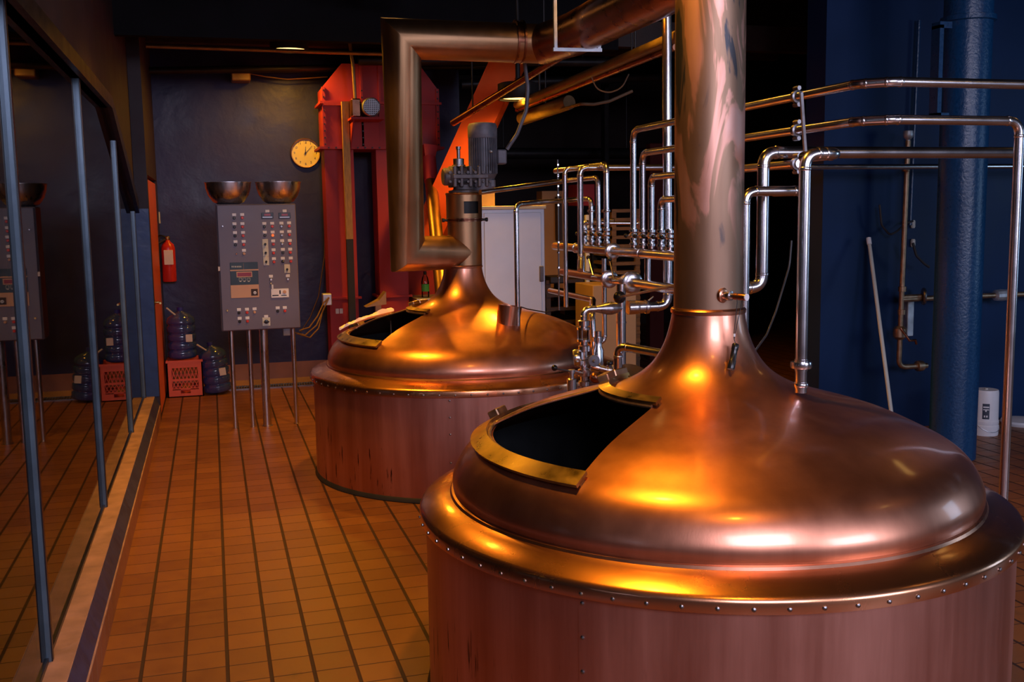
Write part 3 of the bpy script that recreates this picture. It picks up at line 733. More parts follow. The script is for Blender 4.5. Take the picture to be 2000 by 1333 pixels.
# bracket strap with clamps
s0, s1 = at(1556, 180, y=3.72), at(1578, 372, y=3.85)
bk = thing('pipe_strap', 'flat steel strap with clamps carrying the polished pipes right of the near stack', 'bracket', s1)
MB().tube([s0+Vector((.02, 0, .0)), s1], .008, 4).build('strap', 'galvanised', bk, sm=0)
for i, zz in enumerate((z1, z2, z3)):
    yy = px(1556, 200+60*i).y; c = Vector((XP, yy, zz))
    MB().lathe([(RP, -.012), (RP+.008, -.010), (RP+.008, .010), (RP, .012)], c, 20, (0, 1, 0), cap=False).build('clamp', 'steel_dark', bk)
    for s in (-1, 1):
        MB().lathe([(.010, -.02), (.010, .02)], c+Vector((0, 0, s*.035)), 6, (0, 1, 0)).build('clamp_bolt', 'steel_dark', bk)
# tall pipe left of the stack, coming down and turning under to the pump branch
YBR = 5.6
zb = at(1250, 600, y=YBR).z
xt = at(1306, 300, y=YBR).x
pipe('steel_pipe', 'tall pipe grazing the left edge of the near stack, elbowing left at the bottom', [(xt-.02, YBR, 3.62), (xt, YBR, zb), (at(1262, 598, y=YBR).x, YBR, zb)], .028, bend=.08)
xs_ = at(1213, 600, y=YBR).x
pipe('steel_pipe', 'thick upright pipe below the big clamp ring of the valve bank', [(xs_, YBR, .02), (xs_, YBR, at(1213, 555, y=YBR).z)], .028, collars=[((xs_, YBR, at(1213, 630, y=YBR).z), (0, 0, 1), .030, .003)])
xv = at(1140, 620, y=YBR).x
rd = thing('reducer_pipe', 'level tube with cone reducer between the sight glass and the thick upright pipe', 'pipe', (xv, YBR, at(1140, 635, y=YBR).z))
MB().tube([(xv, YBR, at(1140, 632, y=YBR).z), (xv, YBR, zb), (at(1166, 598, y=YBR).x, YBR, zb)], .020, 18, bend=.05, seams=.004).build('tube', 'steel', rd)
xa, xc = at(1164, 598, y=YBR).x, xs_
MB().lathe([(.020, 0), (.022, .01), (.038, .075), (.038, .10), (.030, .13), (.028, xc-xa)], (xa, YBR, zb), 28, (1, 0, 0)).build('cone', 'steel_brushed', rd)
def wafer(name, label, c, ax, lever, parent_r=.028, knobbed=False):
    """inline valve: two nuts, wafer body and a lever"""
    c = Vector(c); ax = Vector(ax); t = thing(name, label, 'valve', c)
    for s in (-1, 1):
        MB().lathe([(parent_r*.9, -.012), (parent_r*1.45, -.011), (parent_r*1.5, .0), (parent_r*1.45, .011), (parent_r*.9, .012)], c+ax*s*.035, 24, ax, cap=False).build('union_nut', 'steel', t, sm=30)
    MB().lathe([(parent_r, -.03), (parent_r*1.35, -.018), (parent_r*1.35, .018), (parent_r, .03)], c, 24, ax, cap=False).build('valve_body', 'steel', t, sm=30)
    l = Vector(lever); MB().tube([c, c+l*.35, c+l], .005, 8).build('lever', 'steel_dark', t)
    return t
wafer('inline_valve', 'inline valve with black lever left of the low elbow behind the near stack', (at(1252, 598, y=YBR).x, YBR, zb), (1, 0, 0), (.07, -.02, .06))
tag(MB().lathe([(.02, -.02), (.042, -.018), (.042, .018), (.02, .02)], (at(1232, 599, y=YBR).x, YBR, zb), 24, (1, 0, 0)).build('union_nut', 'steel'), 'round union nut beside the thick upright pipe', 'pipe fitting')

# valve bank header pipes
def header(label, a, b, z, r, rings=()):
    t = thing('header_pipe', label, 'pipe', (XP, min(a, b), z))
    MB().tube([(XP, a, z), (XP, b, z)], r, 22).build('tube', 'steel', t)
    MB().ball((XP, a, z), r*1.0, 16).build('end_cap', 'steel', t)
    for yy, rr, w in rings:
        MB().lathe([(r*.95, -w), (rr*.8, -w), (rr, -w*.6), (rr, w*.6), (rr*.8, w), (r*.95, w)], (XP, yy, z), 28, (0, 1, 0), cap=False).build('clamp_ring', 'steel', t, sm=35)
    return t
ymE = px(1440, 500).y
h1 = header('upper header pipe carrying the row of small valves', px(1084, 483).y, ymE, zm, .028, ((px(1197, 492).y, .052, .014), (px(1126, 487).y, .036, .010), (px(1253, 500).y, .032, .006)))
z_m2 = px(1200, 547).z
h2 = header('lower header pipe with two large clamp rings', px(1100, 531).y, ymE, z_m2, .029, ((px(1190, 546).y, .058, .016), (px(1234, 553).y, .068, .022), (px(1224, 552).y, .050, .012)))
for i, (a, b, kz) in enumerate((((1167, 540), (1157, 503), 0), ((1208, 548), (1199, 507), 0))):
    pa, pb = px(*a), px(*b); pa = pa+Vector((-.03, 0, 0)); pb = pb+Vector((-.03, 0, 0))
    t = thing('lever_handle', ('left' if i == 0 else 'right')+' upright lever with black knob on the lower header pipe', 'handle', pa)
    MB().tube([pa, pb], .005, 8).build('lever', 'steel', t); MB().lathe([(.012, -.02), (.012, .02)], pa, 12, (1, 0, 0)).build('hub', 'steel', t)
    MB().ball(pb, .014).build('knob', 'black_plastic', t)
# small valves on the upper header
def make_valve():
    t = thing('butterfly_valve', '', 'valve', (0, 0, 0)); hgt = zv-zm-.02
    def ringp(z, r, w): return [(r*.75, z-w), (r, z-w*.8), (r, z+w*.8), (r*.75, z+w)]
    b = MB().lathe([(.017, 0)]+ringp(hgt*.20, .025, .008)+[(.018, hgt*.34)]+ringp(hgt*.46, .022, .006)+[(.018, hgt*.56), (.024, hgt*.62), (.024, hgt*.76), (.018, hgt*.80)]+ringp(hgt*.92, .026, .009)+[(.019, hgt*1.05)], (0, 0, .02), 20)
    b.build('valve_body', 'steel', t, sm=35)
    hb = MB().lathe([(.010, 0), (.010, .028), (.006, .03)], (0, 0, .02+hgt*.68), 12, (-1, -.3, 0)); hb.build('handle_hub', 'brass', t)
    MB().tube([(-.02, -.006, .02+hgt*.68), (-.06, -.035, .02+hgt*.66)], .004, 8).build('lever', 'steel', t)
    MB().ball((-.066, -.040, .02+hgt*.655), .013).build('knob', 'black_plastic', t)
    return t
vus = [1141, 1155, 1169, 1185, 1236, 1255, 1272, 1291, 1308]
vl = ['leftmost small valve of the left four on the upper header', 'second small valve from the left on the upper header', 'third small valve from the left on the upper header', 'small valve just left of the bright clamp ring on the upper header',
      'small valve just right of the wide gap on the upper header', 'second small valve right of the wide gap on the upper header', 'middle valve of the right five on the upper header', 'fourth small valve right of the wide gap on the upper header', 'small valve half behind the left edge of the near stack']
v0 = make_valve()
for i, (u, lb) in enumerate(zip(vus, vl)):
    v = v0 if i == 0 else dup(v0, (0, 0, 0))
    yy = {1236: e1, 1255: e2, 1272: e3, 1291: e4}.get(u, px(u, 460).y)
    v.location = (XP, yy, zm+.012); v['label'] = lb; v['group'] = 'small valves on the upper header'
yv = [px(u, 460).y for u in (1141, 1155, 1169, 1185)]
za, zb2, zc_ = px(1170, 323).z, px(1160, 348).z, px(1145, 389).z
pipe('steel_pipe', 'uppermost pipe over the left valves, ending in a cap at the left', [(XP, px(1085, 338).y, za), (XP, yv[3], za), (XP, yv[3], zv)], .019, bend=.05, collars=[((XP, yv[3], px(1185, 412).z), (0, 0, 1), .028, .008)])
pL = at(938, 376, y=6.55)
pipe('steel_pipe', 'long pipe reaching from the agitator collar to the third left valve', [pL, (XP-.02, yv[2]+.55, zb2-.0), (XP, yv[2], zb2), (XP, yv[2], zv)], .017, bend=.05)
pS = at(1011, 500, y=6.22)
pipe('steel_pipe', 'spray pipe dropping into the copper sleeve on the far dome', [(ctop.x+.035, 6.2, .985), (ctop.x+.035, 6.2, at(1008, 400, y=6.2).z), (at(1050, 396, y=6.3).x, 6.3, at(1050, 396, y=6.3).z), (XP-.03, yv[1]+.2, zc_), (XP, yv[1], zc_), (XP, yv[1], zv)], .016, bend=.045, collars=[((XP, yv[1], px(1155, 412).z), (0, 0, 1), .026, .008)])
pipe('steel_pipe', 'short bent pipe on the leftmost small valve', [(XP, yv[0], zv), (XP, yv[0], px(1145, 436).z), (XP+.18, yv[0]-.1, px(1150, 432).z)], .017, bend=.04)
pipe('steel_pipe', 'stub pipe with round end cap behind the left valves', [(XP+.02, yv[2], px(1170, 436).z), (XP+.3, yv[2]-.02, px(1170, 438).z)], .012, collars=[((XP+.28, yv[2]-.02, px(1170, 438).z), (1, 0, 0), .034, .008)])
for (u, v0_, v1_, lb, r_) in ((1138, 500, 532, 'short upright pipe between the two headers at the left', .014), (1180, 505, 650, 'upright pipe behind the left lever, curving left at its foot', .016), (1265, 500, 548, 'short upright pipe between the two headers at the right', .019)):
    a, b = px(u, v0_), px(u, v1_); pts = [a, (XP, a.y, b.z)]
    if u == 1180: pts = [a, (XP, a.y, px(u, 668).z), (XP-.08, a.y, px(u, 669).z)]
    pipe('steel_pipe', lb, pts, r_)
# support rod with clamps
a, b = px(1102, 312), px(1102, 605)
sr = thing('support_rod', 'thin threaded support rod holding the left ends of the header pipes', 'rod', (XP-.05, a.y, b.z))
MB().tube([(XP-.05, a.y, a.z), (XP-.05, a.y, b.z)], .006, 8).build('rod', 'steel_dark', sr)
for zz in (za, zb2, zc_, zm, z_m2):
    for s in (-1, 1): MB().lathe([(.011, -.006), (.011, .006)], (XP-.05, a.y, zz+s*.036), 6).build('nut', 'steel', sr)
# lowest header bending down to the cluster
pa, pb = px(1074, 568), px(1150, 590)
yq = px(1158, 597).y
pipe('steel_pipe', 'lowest level pipe of the bank, bending down beside the sight glass', [(XP, pa.y, pa.z), (XP, yq, pa.z), (XP-.10, yq-.25, pa.z-.08), (at(1160, 680, y=yq-.3).x, yq-.3, at(1160, 690, y=yq-.3).z)], .020, bend=.05)

# cluster between the kettles: sight glass stack, hand wheel, pot with lever
cl = thing('sight_glass_stack', 'upright sight glass and valves between the two kettles', 'sight glass', (xv, YBR, 0))
def zz_(v): return at(1140, v, y=YBR).z
MB().lathe([(.022, zz_(800)), (.022, zz_(755)), (.034, zz_(753)), (.034, zz_(745)), (.022, zz_(743)), (.022, zz_(736)), (.038, zz_(734)), (.038, zz_(722)), (.024, zz_(720)), (.024, zz_(716)), (.034, zz_(714)), (.034, zz_(704)), (.020, zz_(702)), (.020, zz_(688)), (.034, zz_(686)), (.034, zz_(676)), (.022, zz_(674)), (.022, zz_(668)), (.040, zz_(667)), (.040, zz_(663))], (xv, YBR, 0), 28).build('lower_valve_body', 'steel', cl, sm=30)
MB().lathe([(.030, zz_(664)), (.030, zz_(643))], (xv, YBR, 0), 24, cap=False).build('glass_tube', 'clear_glass', cl)
for k in range(5):
    a = 2*PI*k/5+.3; MB().tube([(xv+.036*math.cos(a), YBR+.036*math.sin(a), zz_(666)), (xv+.036*math.cos(a), YBR+.036*math.sin(a), zz_(641))], .004, 8).build('tie_rod', 'steel', cl)
MB().lathe([(.040, zz_(644)), (.040, zz_(640)), (.024, zz_(639)), (.024, zz_(637)), (.036, zz_(636)), (.036, zz_(627)), (.021, zz_(625))], (xv, YBR, 0), 28).build('upper_collar', 'steel', cl, sm=30)
MB().tube([(0+xv, YBR, 0.0), (xv, YBR, zz_(795))], .018, 14).build('foot_pipe', 'steel_dark', cl)
# side body with hand wheel
pw = at(1160, 705, y=YBR-.08)
hw = thing('hand_wheel_valve', 'valve with round grey hand wheel right of the sight glass', 'valve', (pw.x, YBR-.08, pw.z))
sb = MB(); sb.tube([(xv, YBR, pw.z), (pw.x+.02, YBR, pw.z)], .022, 16); sb.lathe([(.028, -.05), (.034, -.04), (.034, .05), (.024, .07), (.024, .10), (.032, .10), (.032, .125), (.020, .125), (.020, .16)], (at(1168, 700, y=YBR).x, YBR, pw.z), 20)
sb.build('valve_body', 'steel', hw, sm=30)
MB().lathe([(.001, -.008), (.030, -.008), (.034, -.004), (.034, .004), (.030, .008), (.010, .010), (.006, .03), (.001, .032)], pw, 28, (-.2, -1, 0)).build('hand_wheel', 'motor_grey', hw)
MB().ball(pw+Vector((-.003, -.02, 0)), .007, 10).build('wheel_nut', 'steel', hw)
p_ = at(1126, 700, y=YBR); 
tag(MB().lathe([(.02, -.02), (.048, -.018), (.052, 0), (.048, .018), (.02, .02)], p_, 28, (1, -.3, .1)).build('pipe_coupling', 'steel'), 'round coupling at the left of the sight glass foot', 'pipe fitting')
tag(MB().ball(at(1163, 738, y=YBR-.12), .034, 20).build('float_ball', 'copper_ball'), 'dark copper ball in front of the sight glass foot', 'ball')
pr = at(1180, 722, y=YBR-.05)
sd = thing('side_cock', 'small valve with black knob pointing up right of the copper ball', 'valve', pr)
MB().lathe([(.026, -.08), (.034, -.075), (.034, -.03), (.022, -.025), (.022, .02), (.040, .022), (.040, .045), (.026, .05), (.026, .09)], pr, 24, (.9, -.35, -.25)).build('valve_body', 'steel', sd, sm=30)
MB().tube([pr, at(1190, 712, y=YBR-.09)], .006, 8).build('lever', 'steel', sd); MB().ball(at(1191, 710, y=YBR-.09), .017).build('knob', 'black_plastic', sd)
# pot with lever and knob
pp = at(1117, 760, y=5.35)
po = thing('sample_pot', 'steel cylinder with a black-knobbed lever left of the sight glass foot', 'valve', (pp.x, 5.35, 0))
ztp = at(1117, 740, y=5.35).z
MB().lathe([(.027, 0), (.027, ztp-.004), (.024, ztp), (.012, ztp+.002), (.012, ztp+.03), (.018, ztp+.032), (.018, ztp+.05), (.001, ztp+.052)], (pp.x, 5.35, 0), 28).build('cylinder', 'steel_brushed', po, sm=30)
MB().tube([(pp.x, 5.35, ztp+.04), at(1086, 721, y=5.3)], .005, 8).build('lever', 'steel_dark', po); MB().ball(at(1083, 719, y=5.3), .017).build('knob', 'black_plastic', po)
MB().tube([(pp.x, 5.35, ztp+.04), at(1136, 731, y=5.5)], .011, 10).build('link_pipe', 'steel', po)
# pipe arm from behind the near dome to the neck
q0, q1, q2 = at(1207, 760, y=4.75), at(1207, 676, y=4.75), at(1330, 697, y=4.45)
pipe('steel_pipe', 'polished arm bending from behind the near hatch across to the near neck', [(q1.x, 4.75, .02), (q1.x, 4.75, q1.z), q2], .022, bend=.05)
tag(MB().lathe([(.02, -.02), (.085, -.016), (.09, 0), (.085, .016), (.02, .02)], at(1240, 735, y=4.75), 28, (.2, -.5, 1)).build('round_cover', 'steel'), 'round steel cover just behind the near dome', 'cover')
# big ball lever
bb = at(1210, 581, y=4.7); be = at(1352, 551, y=3.415)
bl = thing('ball_lever', 'long lever with a large black ball reaching out from behind the near stack', 'lever', bb)
MB().ball(bb, .031, 28).build('ball', 'black_plastic', bl); MB().tube([bb, be], .006, 10).build('rod', 'steel_dark', bl)

# hanging wire right of the near stack
wr = [at(1546, 470, y=4.0), at(1542, 520, y=4.0), at(1515, 610, y=3.9), at(1497, 655, y=3.8), at(1470, 692, y=3.6)]
tag(MB().tube(wr, .0045, 8, bend=.1).build('hanging_wire', 'cable'), 'thin wire sloping down behind the near neck on the right', 'cable')
wr = [at(1018, 600, y=6.2), at(1030, 604, y=6.4), at(1064, 610, y=6.9), at(1090, 606, y=7.3)]
tag(MB().tube(wr, .004, 8, bend=.1).build('thin_cable', 'cable'), 'thin black cable leading right from the copper sleeve', 'cable')

# ------------------------------------------------------------------ control panel
YP = 8.45
def pp_(u, v): p = at(400+.2402*u, 340+.2402*v, y=YP); return p
cp = thing('control_panel', 'grey brewery control panel on four steel legs', 'control panel', (.355, YP+.12, 0))
MB().bbox(.045, .660, YP+.012, YP+.26, .800, 1.800, .008).build('cabinet', 'panel_edge', cp, sm=0)
door = MB().bbox(.055, .657, YP-.006, YP+.012, .806, 1.794, .004).build('cabinet_door', 'panel_grey', cp, sm=0)
for u, r, lb in ((451, .018, 0), (486, .018, 0), (514, .034, 0), (572, .018, 0)):
    p = at(u, 646, y=YP+.1)
    MB().lathe([(r*1.25, 0), (r*1.25, .006), (r, .008), (r, .802)], (p.x, YP+.10 if u != 514 else YP+.09, 0), 24).build('leg', 'steel_brushed', cp)
def plate(name, u0, v0, u1, v1, mat, par=door, d=.004, off=0.0):
    a, b = pp_(u0, v0), pp_(u1, v1)
    return MB().bbox(min(a.x, b.x), max(a.x, b.x), YP-.006-d-off, YP-.006-off, min(a.z, b.z), max(a.z, b.z), min(.0015, d*.4)).build(name, mat, par, sm=0)
def lab(u, v): plate('name_plate', u-17, v-11, u+17, v+11, 'white_plastic')
def knob(u, v, mat, r=.0095, h=.014, ring=True, name='button'):
    p = pp_(u, v)
    o = MB().lathe([(r*1.2, 0), (r*1.2, .004), (r, .005), (r, h-.002), (r*.8, h), (.0005, h)], (p.x, YP-.006, p.z), 16, (0, -1, 0)).build(name, mat, door)
    return o
BT = [(238, 332, 'black_plastic'), (303, 330, 'red_button'), (240, 405, 'black_plastic'), (305, 404, 'red_button'), (245, 477, 'black_plastic'), (310, 476, 'red_button'), (249, 550, 'black_plastic'), (315, 549, 'red_button'), (318, 622, 'tan_plastic'),
      (483, 403, 'black_plastic'), (547, 401, 'red_button'), (622, 400, 'steel_dark'), (684, 398, 'red_button'), (487, 474, 'black_plastic'), (551, 473, 'lit_button'), (625, 471, 'steel_dark'), (686, 468, 'red_button'),
      (555, 545, 'red_button'), (628, 543, 'steel_dark'), (690, 541, 'red_button'), (558, 617, 'red_button'), (634, 614, 'black_plastic'), (693, 612, 'red_button'), (561, 689, 'red_button'), (633, 686, 'black_plastic'), (698, 684, 'red_button'),
      (537, 832, 'steel'), (674, 828, 'steel'), (277, 1103, 'black_plastic'), (342, 1100, 'red_button'), (404, 1097, 'tan_plastic'), (283, 1174, 'black_plastic'), (346, 1171, 'red_button'), (592, 1089, 'black_plastic'), (650, 1087, 'red_button')]
for u, v, mt_ in BT: lab(u, v); knob(u+1, v+27, mt_)
lab(508, 303); lab(648, 301); lab(498, 1159)
for u in (508, 648):
    q = plate('display', u-50, 316, u+50, 363, 'black_plastic', d=.006); plate('digits', u-26, 324, u+26, 340, 'red_display', q, .001, .006)
    plate('display_strip', u-40, 348, u+40, 356, 'steel_dark', q, .001, .006)
for u, v in ((491, 570), (495, 641), (499, 713), (669, 775)):
    q = plate('rotary_switch', u-25, v-40, u+25, v+30, 'off_white'); 
    p = pp_(u, v); MB().lathe([(.009, 0), (.009, .012), (.007, .016)], (p.x, YP-.010, p.z), 14, (0, -1, 0)).build('switch_knob', 'black_plastic', q)
    MB().bbox(p.x-.003, p.x+.003, YP-.034, YP-.014, p.z-.014, p.z+.008, .001).build('switch_pointer', 'black_plastic', q, sm=0)
q = plate('main_switch', 467, 1168, 533, 1234, 'off_white'); p = pp_(500, 1200)
MB().lathe([(.016, 0), (.016, .012), (.010, .014)], (p.x, YP-.010, p.z), 18, (0, -1, 0)).build('switch_knob', 'black_plastic', q); MB().bbox(p.x-.020, p.x+.022, YP-.038, YP-.016, p.z-.005, p.z+.005, .001).build('switch_pointer', 'black_plastic', q, sm=0)
ctl = plate('controller', 203, 722, 438, 903, 'teal_panel', d=.005)
plate('divider', 313, 724, 317, 780, 'tan_plastic', ctl, .001, .005); plate('divider', 204, 780, 437, 784, 'tan_plastic', ctl, .001, .005)
bz = plate('display_bezel', 256, 796, 386, 838, 'tan_plastic', ctl, .003, .005); plate('digits', 264, 804, 378, 830, 'red_display', bz, .001, .008)
for k in range(6): plate('letter', 218+k*14, 748, 226+k*14, 760, 'off_white', ctl, .0008, .005)
for u in (290, 322, 357):
    plate('key_frame', u-13, 846, u+13, 868, 'off_white', ctl, .0008, .005); plate('key', u-11, 848, u+11, 866, 'teal_panel', ctl, .001, .0055); plate('letter', u-8, 872, u+8, 877, 'off_white', ctl, .0008, .005)
tn = plate('controller_cover', 208, 905, 443, 1003, 'tan_plastic', d=.006)
q = plate('lock_plate', 375, 935, 432, 988, 'dark_wall', tn, .001, .006); p = pp_(407, 965)
MB().lathe([(.012, 0), (.012, .008), (.001, .009)], (p.x, YP-.012, p.z), 18, (0, -1, 0)).build('lock_dial', 'white_plastic', q)
for s in (-1, 1): MB().box(p.x+s*.005-.0016, p.x+s*.005+.0016, YP-.0235, YP-.02, p.z-.006, p.z+.006).build('dial_mark', 'black_plastic', q, sm=0)
q = plate('speed_unit', 537, 935, 683, 1002, 'white_plastic', d=.012); plate('slot', 604, 945, 617, 975, 'black_plastic', q, .001, .012); plate('print_line', 548, 984, 600, 991, 'black_plastic', q, .0006, .012); plate('print_line', 620, 984, 665, 990, 'teal_panel', q, .0006, .012)
p = pp_(648, 958); MB().lathe([(.014, 0), (.013, .01), (.001, .011)], (p.x, YP-.018, p.z), 18, (0, -1, 0)).build('dial', 'tan_plastic', q)
knob(537, 890, 'brass', .006, .02, name='key_lock'); plate('key_tag', 541, 900, 557, 935, 'white_plastic', d=.016)
knob(145, 425, 'steel', .006, .012, name='door_latch'); knob(183, 1112, 'brass', .007, .012, name='door_latch'); knob(258, 650, 'copper_ball', .006, .012, name='indicator')
a, b = pp_(122, 752), pp_(136, 790); MB().bbox(.040, .058, YP-.010, YP+.004, b.z, a.z, .002).build('hinge', 'brass_dull', cp, sm=0)
a, b = pp_(637, 1262), pp_(697, 1308); MB().bbox(a.x, b.x, YP+.02, YP+.08, b.z-.01, .801, .003).build('outlet_box', 'motor_grey', cp, sm=0)
# bowls
for i, (u, lb) in enumerate(((446, 'left steel mixing bowl on the control panel'), (544, 'right steel mixing bowl on the control panel'))):
    p = at(u, 380, y=YP+.14)
    prof = [(.001, .0), (.085, .002), (.12, .02), (.155, .07), (.172, .12), (.178, .168), (.183, .170), (.183, .174), (.176, .173), (.168, .12), (.15, .07), (.115, .024), (.08, .008), (.001, .007)]
    tag(MB().lathe(prof, (p.x, YP+.14, 1.80), 48, cap=False).build('mixing_bowl', 'steel_brushed', sm=50), lb, 'bowl', 'steel bowls on the control panel')
# wires from the panel to the elevator
for k, (lb, pts_) in enumerate((('brown cable bundle sagging from the control panel to the red leg', [(576, 650), (596, 655), (618, 636), (634, 600), (644, 580)]), ('thin brown cable looping below the bundle beside the control panel', [(580, 652), (605, 660), (622, 642), (630, 608), (641, 584)]), ('orange-lit cable above the bundle beside the control panel', [(585, 646), (604, 640), (620, 618), (632, 592), (643, 580)]))):
    tag(MB().tube([at(u, v, y=8.62+.30*j) for j, (u, v) in enumerate(pts_)], .006, 8, bend=.12).build('sagging_cable', 'cable_tan'), lb, 'cable')
p = at(640, 584, y=9.82)
tag(MB().bbox(p.x-.05, p.x+.035, 9.78, 9.9, p.z-.06, p.z+.05, .006).build('junction_box', 'galvanised', sm=0), 'small grey junction box on the left red leg where the cables end', 'junction box')
wr = [at(u, v, y=10.7) for u, v in ((634, 290), (636, 400), (634, 500), (622, 580), (606, 620), (588, 648))]
tag(MB().tube(wr, .006, 8, bend=.15).build('wall_cable', 'cable_tan'), 'brown cable running down the wall beside the left red leg', 'cable')

# ------------------------------------------------------------------ clock
cc = at(596, 299.5, y=YB)
ck = thing('wall_clock', 'round wall clock with cream face showing just past twelve', 'clock', (cc.x, YB, cc.z))
R = .15
MB().lathe([(R, 0), (R, .03), (R-.006, .042), (R-.014, .040), (R-.014, .02)], (cc.x, YB, cc.z), 48, (0, -1, 0)).build('clock_rim', 'brass_dull', ck)
fc = MB().lathe([(R-.012, .018), (R-.014, .024), (.001, .024)], (cc.x, YB, cc.z), 48, (0, -1, 0)).build('clock_face', 'clock_face', ck)
nb = MB()
for k in range(1, 13):
    a = PI/2-k*PI/6; M = Matrix.Translation((cc.x+.108*math.cos(a), YB-.0255, cc.z+.108*math.sin(a))) @ Matrix.Rotation(PI/2, 4, 'X')
    nb.add(*text_mesh(str(k), .034, M))
nb.build('numerals', 'black_plastic', fc, sm=0)
for nm_, a, L_, w_, d_ in (('hour_hand', math.radians(86), .065, .0045, .029), ('minute_hand', math.radians(46), .098, .003, .032)):
    dv = Vector((math.cos(a), 0, math.sin(a))); nv = Vector((-math.sin(a), 0, math.cos(a))); c = Vector((cc.x, YB-d_, cc.z))
    MB().prism([c-dv*.02-nv*w_, c+dv*L_-nv*w_*.5, c+dv*L_+nv*w_*.5, c-dv*.02+nv*w_], (0, -.001, 0), 0).build(nm_, 'black_plastic', ck, sm=0)
MB().lathe([(.008, .024), (.008, .036), (.001, .037)], (cc.x, YB, cc.z), 16, (0, -1, 0)).build('hub', 'black_plastic', ck)

# ------------------------------------------------------------------ extinguisher
pe0, pe1 = at(331, 552, y=10.5), at(331, 462, y=10.5)
ex = thing('fire_extinguisher', 'red fire extinguisher hung on the wall by the orange door', 'fire extinguisher', (pe0.x, 10.62, pe0.z)); hE = pe1.z-pe0.z
MB().lathe([(.001, 0), (.060, .002), (.065, .012), (.065, hE*.74), (.055, hE*.82), (.025, hE*.88), (.02, hE*.92)], (pe0.x, 10.62, pe0.z), 32).build('cylinder', 'extinguisher_red', ex)
MB().bbox(pe0.x-.04, pe0.x+.045, 10.548, 10.56, pe0.z+hE*.38, pe0.z+hE*.70, .003).build('instruction_label', 'paper', ex, sm=0)
MB().lathe([(.018, hE*.90), (.022, hE*.93), (.022, hE*.98), (.012, hE*1.0)], (pe0.x, 10.62, pe0.z), 16).build('valve_head', 'brass', ex)
MB().tube([(pe0.x, 10.62, pe0.z+hE*.97), (pe0.x-.06, 10.6, pe0.z+hE*1.02), (pe0.x-.11, 10.6, pe0.z+hE*.99)], .008, 8).build('carry_handle', 'black_plastic', ex)
MB().tube([(pe0.x-.02, 10.60, pe0.z+hE*.93), (pe0.x-.09, 10.58, pe0.z+hE*.85), (pe0.x-.085, 10.58, pe0.z+hE*.25)], .011, 10, bend=.03).build('hose', 'black_rubber', ex)
p = at(306, 425, y=10.7)
tag(MB().bbox(p.x-.035, p.x+.03, 10.73, YB, p.z-.06, p.z+.055, .003).build('switch_plate', 'off_white', sm=0), 'small pale switch plate above the fire extinguisher', 'switch')

# ------------------------------------------------------------------ crate and water bottles
xc0, xc1 = at(331, 766, z=0).x, at(399, 762, z=0).x; yc0 = 10.22
zc0, zc1 = 0.0, at(365, 704, y=yc0).z
cr_ = thing('milk_crate', 'orange-red plastic milk crate under the first water bottle', 'crate', ((xc0+xc1)/2, yc0+.16, 0))
cw = MB(); dz = zc1
for (y0_, y1_) in ((yc0, yc0+.012), (yc0+.31, yc0+.322)):
    cw.box(xc0, xc1, y0_, y1_, 0, dz*.10); cw.box(xc0, xc1, y0_, y1_, dz*.80, dz); cw.box(xc0, xc0+.045, y0_, y1_, dz*.1, dz*.8); cw.box(xc1-.045, xc1, y0_, y1_, dz*.1, dz*.8)
    cw.box(xc0+.045, xc1-.045, y0_, y1_, dz*.44, dz*.50); cw.box(xc0+.045, xc0+.12, y0_, y1_, dz*.1, dz*.22); cw.box(xc1-.12, xc1-.045, y0_, y1_, dz*.1, dz*.22); cw.box(xc0+.045, xc1-.045, y0_, y1_, dz*.20, dz*.24)
for x0_ in (xc0, xc1-.012):
    cw.box(x0_, x0_+.012, yc0, yc0+.322, 0, dz*.24); cw.box(x0_, x0_+.012, yc0, yc0+.322, dz*.78, dz); cw.box(x0_, x0_+.012, yc0, yc0+.06, dz*.2, dz*.8); cw.box(x0_, x0_+.012, yc0+.26, yc0+.322, dz*.2, dz*.8)
cw.box(xc0, xc1, yc0, yc0+.322, 0, .01)
cw.box(xc0-.004, xc1+.004, yc0-.004, yc0+.004, dz*.94, dz)
cw.build('crate_shell', 'crate_plastic', cr_, sm=0)
lt = MB(); x_ = xc0+.045; wd_ = xc1-xc0-.09
for row in (0, 1):
    za_, zb_ = (dz*.24, dz*.44) if row == 0 else (dz*.50, dz*.80)
    nd = 7; st = wd_/nd
    for k in range(nd):
        a, b = x_+k*st, x_+(k+1)*st
        for q0, q1 in (((a, za_), (b, zb_)), ((a, zb_), (b, za_))):
            lt.tube([(q0[0], yc0+.006, q0[1]), (q1[0], yc0+.006, q1[1])], .0045, 4)
lt.build('lattice', 'crate_plastic', cr_, sm=0)
